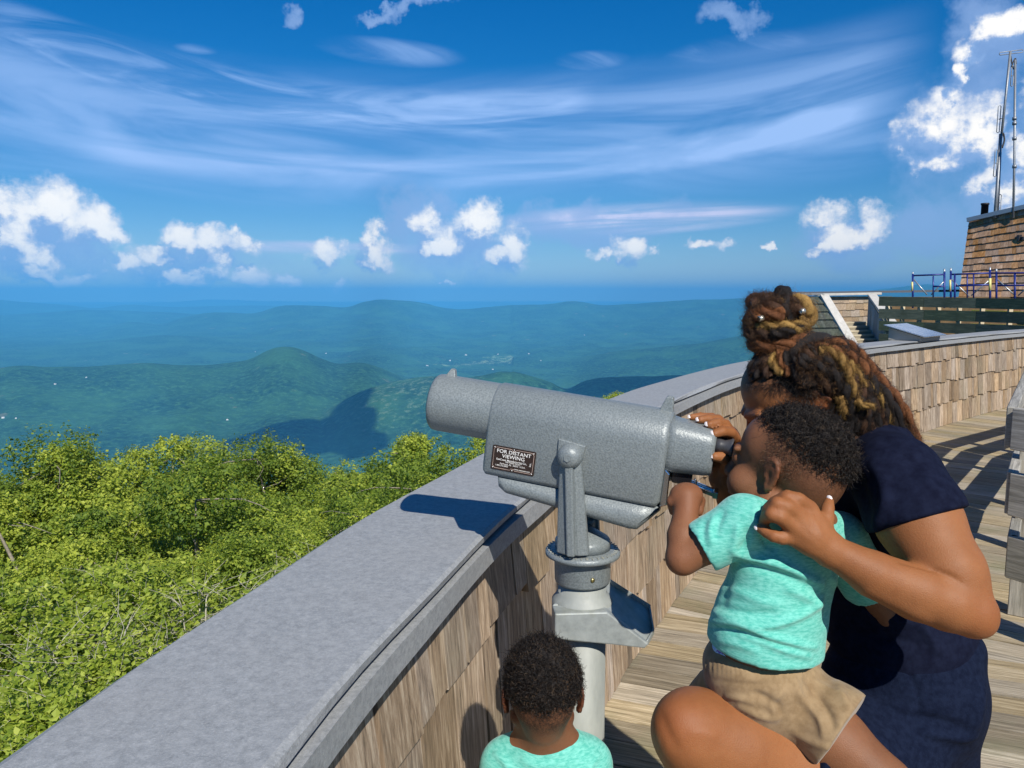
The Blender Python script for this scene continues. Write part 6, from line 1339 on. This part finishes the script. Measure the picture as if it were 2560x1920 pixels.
    coil(1944, 828, 70, 14, 1.8, 4.0, .0165, 'dark_brown', 0, -.004, 4); coil(1952, 842, 66, 14, .1, 3.2, .0150, 'auburn', 8, -.010, -6); coil(1956, 862, 60, 12, .5, 3.4, .0150, 'auburn', 0, -.008, 4); coil(1950, 818, 52, 10, -.6, 2.6, .0105, 'black', 4, -.022, -6)
    coil(1938, 776, 56, 10, 1.2, 2.2, .0125, 'auburn', 2, -.014, -4); coil(1948, 752, 40, 8, .2, 5.6, .0120, 'dark_brown', 0, 0, 2)
    coil(1960, 880, 50, 10, .2, 3.4, .0130, 'dark_brown', 0, -.006, 3)
    braid([P(1972, 764, 1.39), P(1998, 756, 1.38), P(2020, 772, 1.375), P(2018, 796, 1.38), P(1990, 800, 1.37)], .0170, 'golden', parent=bun, fuzz=1.6, taper=.9); braid([P(1930, 772, 1.36), P(1950, 760, 1.352), P(1968, 768, 1.36)], .0110, 'golden', parent=bun)
    braid([P(1962, 800, 1.355), P(1962, 772, 1.35), P(1958, 745, 1.36), P(1956, 732, 1.37)], .0140, 'black', parent=bun, fuzz=1.6, taper=.95); kb = Field(P(1956, 732, 1.37) - .04, P(1956, 732, 1.37) + .04, .003); kb.ell(P(1957, 734, 1.368), (.0165, .0165, .0155), None, 0); body_obj(kb, 'knot', HB['black'], bun, lambda V, N: sines(V, N, .0018, 200, 8))
    for (x, y, d_) in ((1902, 796, 1.335), (2006, 778, 1.345), (2014, 716, 1.36)):
        if y > 720: m = MB(); m.lathe([(.0042, -.004), (.0052, -.004), (.0052, .004), (.0042, .004)], P(x, y, d_), unit([1, .2, .3]), 12); m.build('hair_bead', simple('bead_silver', (.75, .68, .55), .25, .8) if x == 1902 else bpy.data.materials['bead_silver'], bun)
    # cornrow braids from hairline up to the bun; px path with depth hugging the head
    def on_head(x, y, lift=.004):
        """nearest point of the skull along the view ray"""
        r = ray(x, y); o = np.array([0, 0, CZ]); c = hd.P(0, -.016, .040); R_ = np.array([.0775, .0975, .0865]) * hd.s + lift
        q = (o - c) @ hd.M / R_; dr = (r @ hd.M) / R_; a = dr @ dr; b_ = 2 * q @ dr; cc = q @ q - 1; D = b_ * b_ - 4 * a * cc
        if D > 0: return o + r * ((-b_ - math.sqrt(D)) / (2 * a))
        return o + r * (-b_ / (2 * a)) 
    rows = [([(1884, 940), (1880, 915), (1898, 885), (1930, 868)], 'black', .0085), ([(1900, 945), (1892, 925), (1908, 895), (1938, 872)], 'black', .0090), ([(1954, 938), (1942, 920), (1930, 905), (1938, 876)], 'golden', .0078), ([(1925, 945), (1915, 925), (1918, 905), (1935, 874)], 'dark_brown', .0085),
            ([(1975, 940), (1964, 920), (1952, 900), (1950, 874)], 'auburn', .0080), ([(2012, 965), (1994, 935), (1975, 915), (1962, 880)], 'black', .0105), ([(2030, 968), (2010, 935), (1990, 915), (1972, 880)], 'black', .0105), ([(1886, 955), (1884, 935), (1900, 915), (1925, 880)], 'dark_brown', .008)]
    for pts, kd, R in rows: braid([on_head(*q, .004) for q in pts], R * .95, kd, fuzz=1.1)
    # falling braids: from the parting near the bun over the head and down the back
    def oh(x, y, lift, dmin=None):
        p = on_head(x, y, lift); return p
    n_ = 30
    for k in range(n_):
        t = k / (n_ - 1); j = rng.normal(size=(4, 2)) * 3.5
        st = (1985 + 45 * t, 900 - 24 * t); s0 = (2064 + 50 * t, 925 - 60 * t ** .8); m1 = (2108 + 66 * t, 975 - 56 * t); m2 = (2120 + 130 * t, 1042 - 25 * t); e = (2098 + 205 * t ** .9, 1112 + 18 * t + rng.uniform(-8, 14))
        kind = 'black' if rng.random() < .74 else 'dark_brown'
        if k in (21,): kind = 'golden'
        if k in (26, 29): kind = 'auburn'
        lift = rng.uniform(.004, .016); a0 = on_head(*(np.array(st) + j[0]), lift); a1 = on_head(*(np.array(s0) + j[1]), lift); a2 = on_head(*(np.array(m1) + j[2]), lift + .004)
        dm = a2[1] * math.cos(TH) + (CZ - a2[2]) * math.sin(TH); p3 = P(*(np.array(m2) + j[3]), min(dm + .02, 1.39)); p4 = P(*e, min(dm + .055 + .02 * t, 1.40))
        braid([a0, a1, a2, p3, p4], .0112 if kind != 'golden' else .0085, kind, fuzz=1.1, taper=.8)
    for k in range(12):   # a second, deeper layer
        t = k / 11
        braid([on_head(2010 + 60 * t, 905 - 30 * t, .0), on_head(2075 + 85 * t, 975 - 60 * t, .0), P(2110 + 130 * t, 1040 - 30 * t, 1.39), P(2125 + 168 * t, 1095 + 25 * t, 1.41)], .0135, 'black' if k % 3 else 'dark_brown', fuzz=.6)
    # outer auburn and golden accents as in the photo
    braid([on_head(2062, 880, .016), on_head(2120, 890, .018), on_head(2165, 935, .018), P(2210, 1000, 1.375), P(2262, 1062, 1.38), P(2300, 1125, 1.39)], .0120, 'auburn', fuzz=1.5)
    braid([on_head(2045, 875, .020), on_head(2085, 884, .024), on_head(2112, 915, .026), on_head(2128, 960, .026), on_head(2142, 1010, .026), P(2150, 1058, 1.335)], .0092, 'golden', fuzz=1.3)
    q0 = on_head(2138, 1000, .030); braid([q0, q0 + np.array([.012, -.004, -.008]), q0 + np.array([.030, -.006, -.010])], .0062, 'golden', fuzz=1.2); braid([on_head(2120, 905, .026), on_head(2145, 935, .026), on_head(2160, 968, .026)], .0070, 'golden'); braid([on_head(2098, 990, .022), on_head(2108, 1030, .024), on_head(2116, 1070, .024)], .0068, 'golden')
    q = []; nn = []
    for _ in range(2600):
        x = rng.uniform(1990, 2290); y0 = 862 + max(0, x - 2100) * 1.12; y = y0 + abs(rng.normal()) * 60; p = on_head(x, y, .020) if x < 2150 else P(x, y, 1.36); q.append(p); nn.append(np.array([rng.normal() * .6 + .3, -.3, rng.normal() * .6 + .1]))
    for _ in range(1500):
        a_ = rng.uniform(0, 6.28); c_ = P(1945 + math.cos(a_) * 66, 806 + math.sin(a_) * 60, 1.37 + rng.normal() * .015); q.append(c_); nn.append(np.array([math.cos(a_), -.2, -math.sin(a_)]))
    V, Q, T = curls(np.array(q), np.array(nn), .013, .0028, .00028, 1.1, rng, 7, 3, .5); put('flyaway_hair', mesh_np('flyaway_hair', V, Q, True, {'tone': ('FACE', T)}), hair_mat('flyaway_hair', [(0, (.012, .007, .005)), (.5, (.05, .025, .012)), (.8, (.11, .05, .02)), (1, (.22, .12, .045))]), root)
    # baby hairs at the temple
    q = []; nn = []
    for _ in range(700):
        x = rng.uniform(1888, 2040); y = 955 + 10 * math.sin(x * .05) + rng.normal() * 8 + (18 if x > 1990 else 0); p = on_head(x, y, -.002); q.append(p); nn.append(unit(p - hd.P(0, -.016, .040)) * .6 + np.array([.15, 0, -.45]))
    V, Q, T = curls(np.array(q), np.array(nn), .016, .0016, .00035, .7, rng, 6, 3, .3); put('edge_hair', mesh_np('edge_hair', V, Q, True, {'tone': ('FACE', T)}), HAIRK, root)
make_woman()
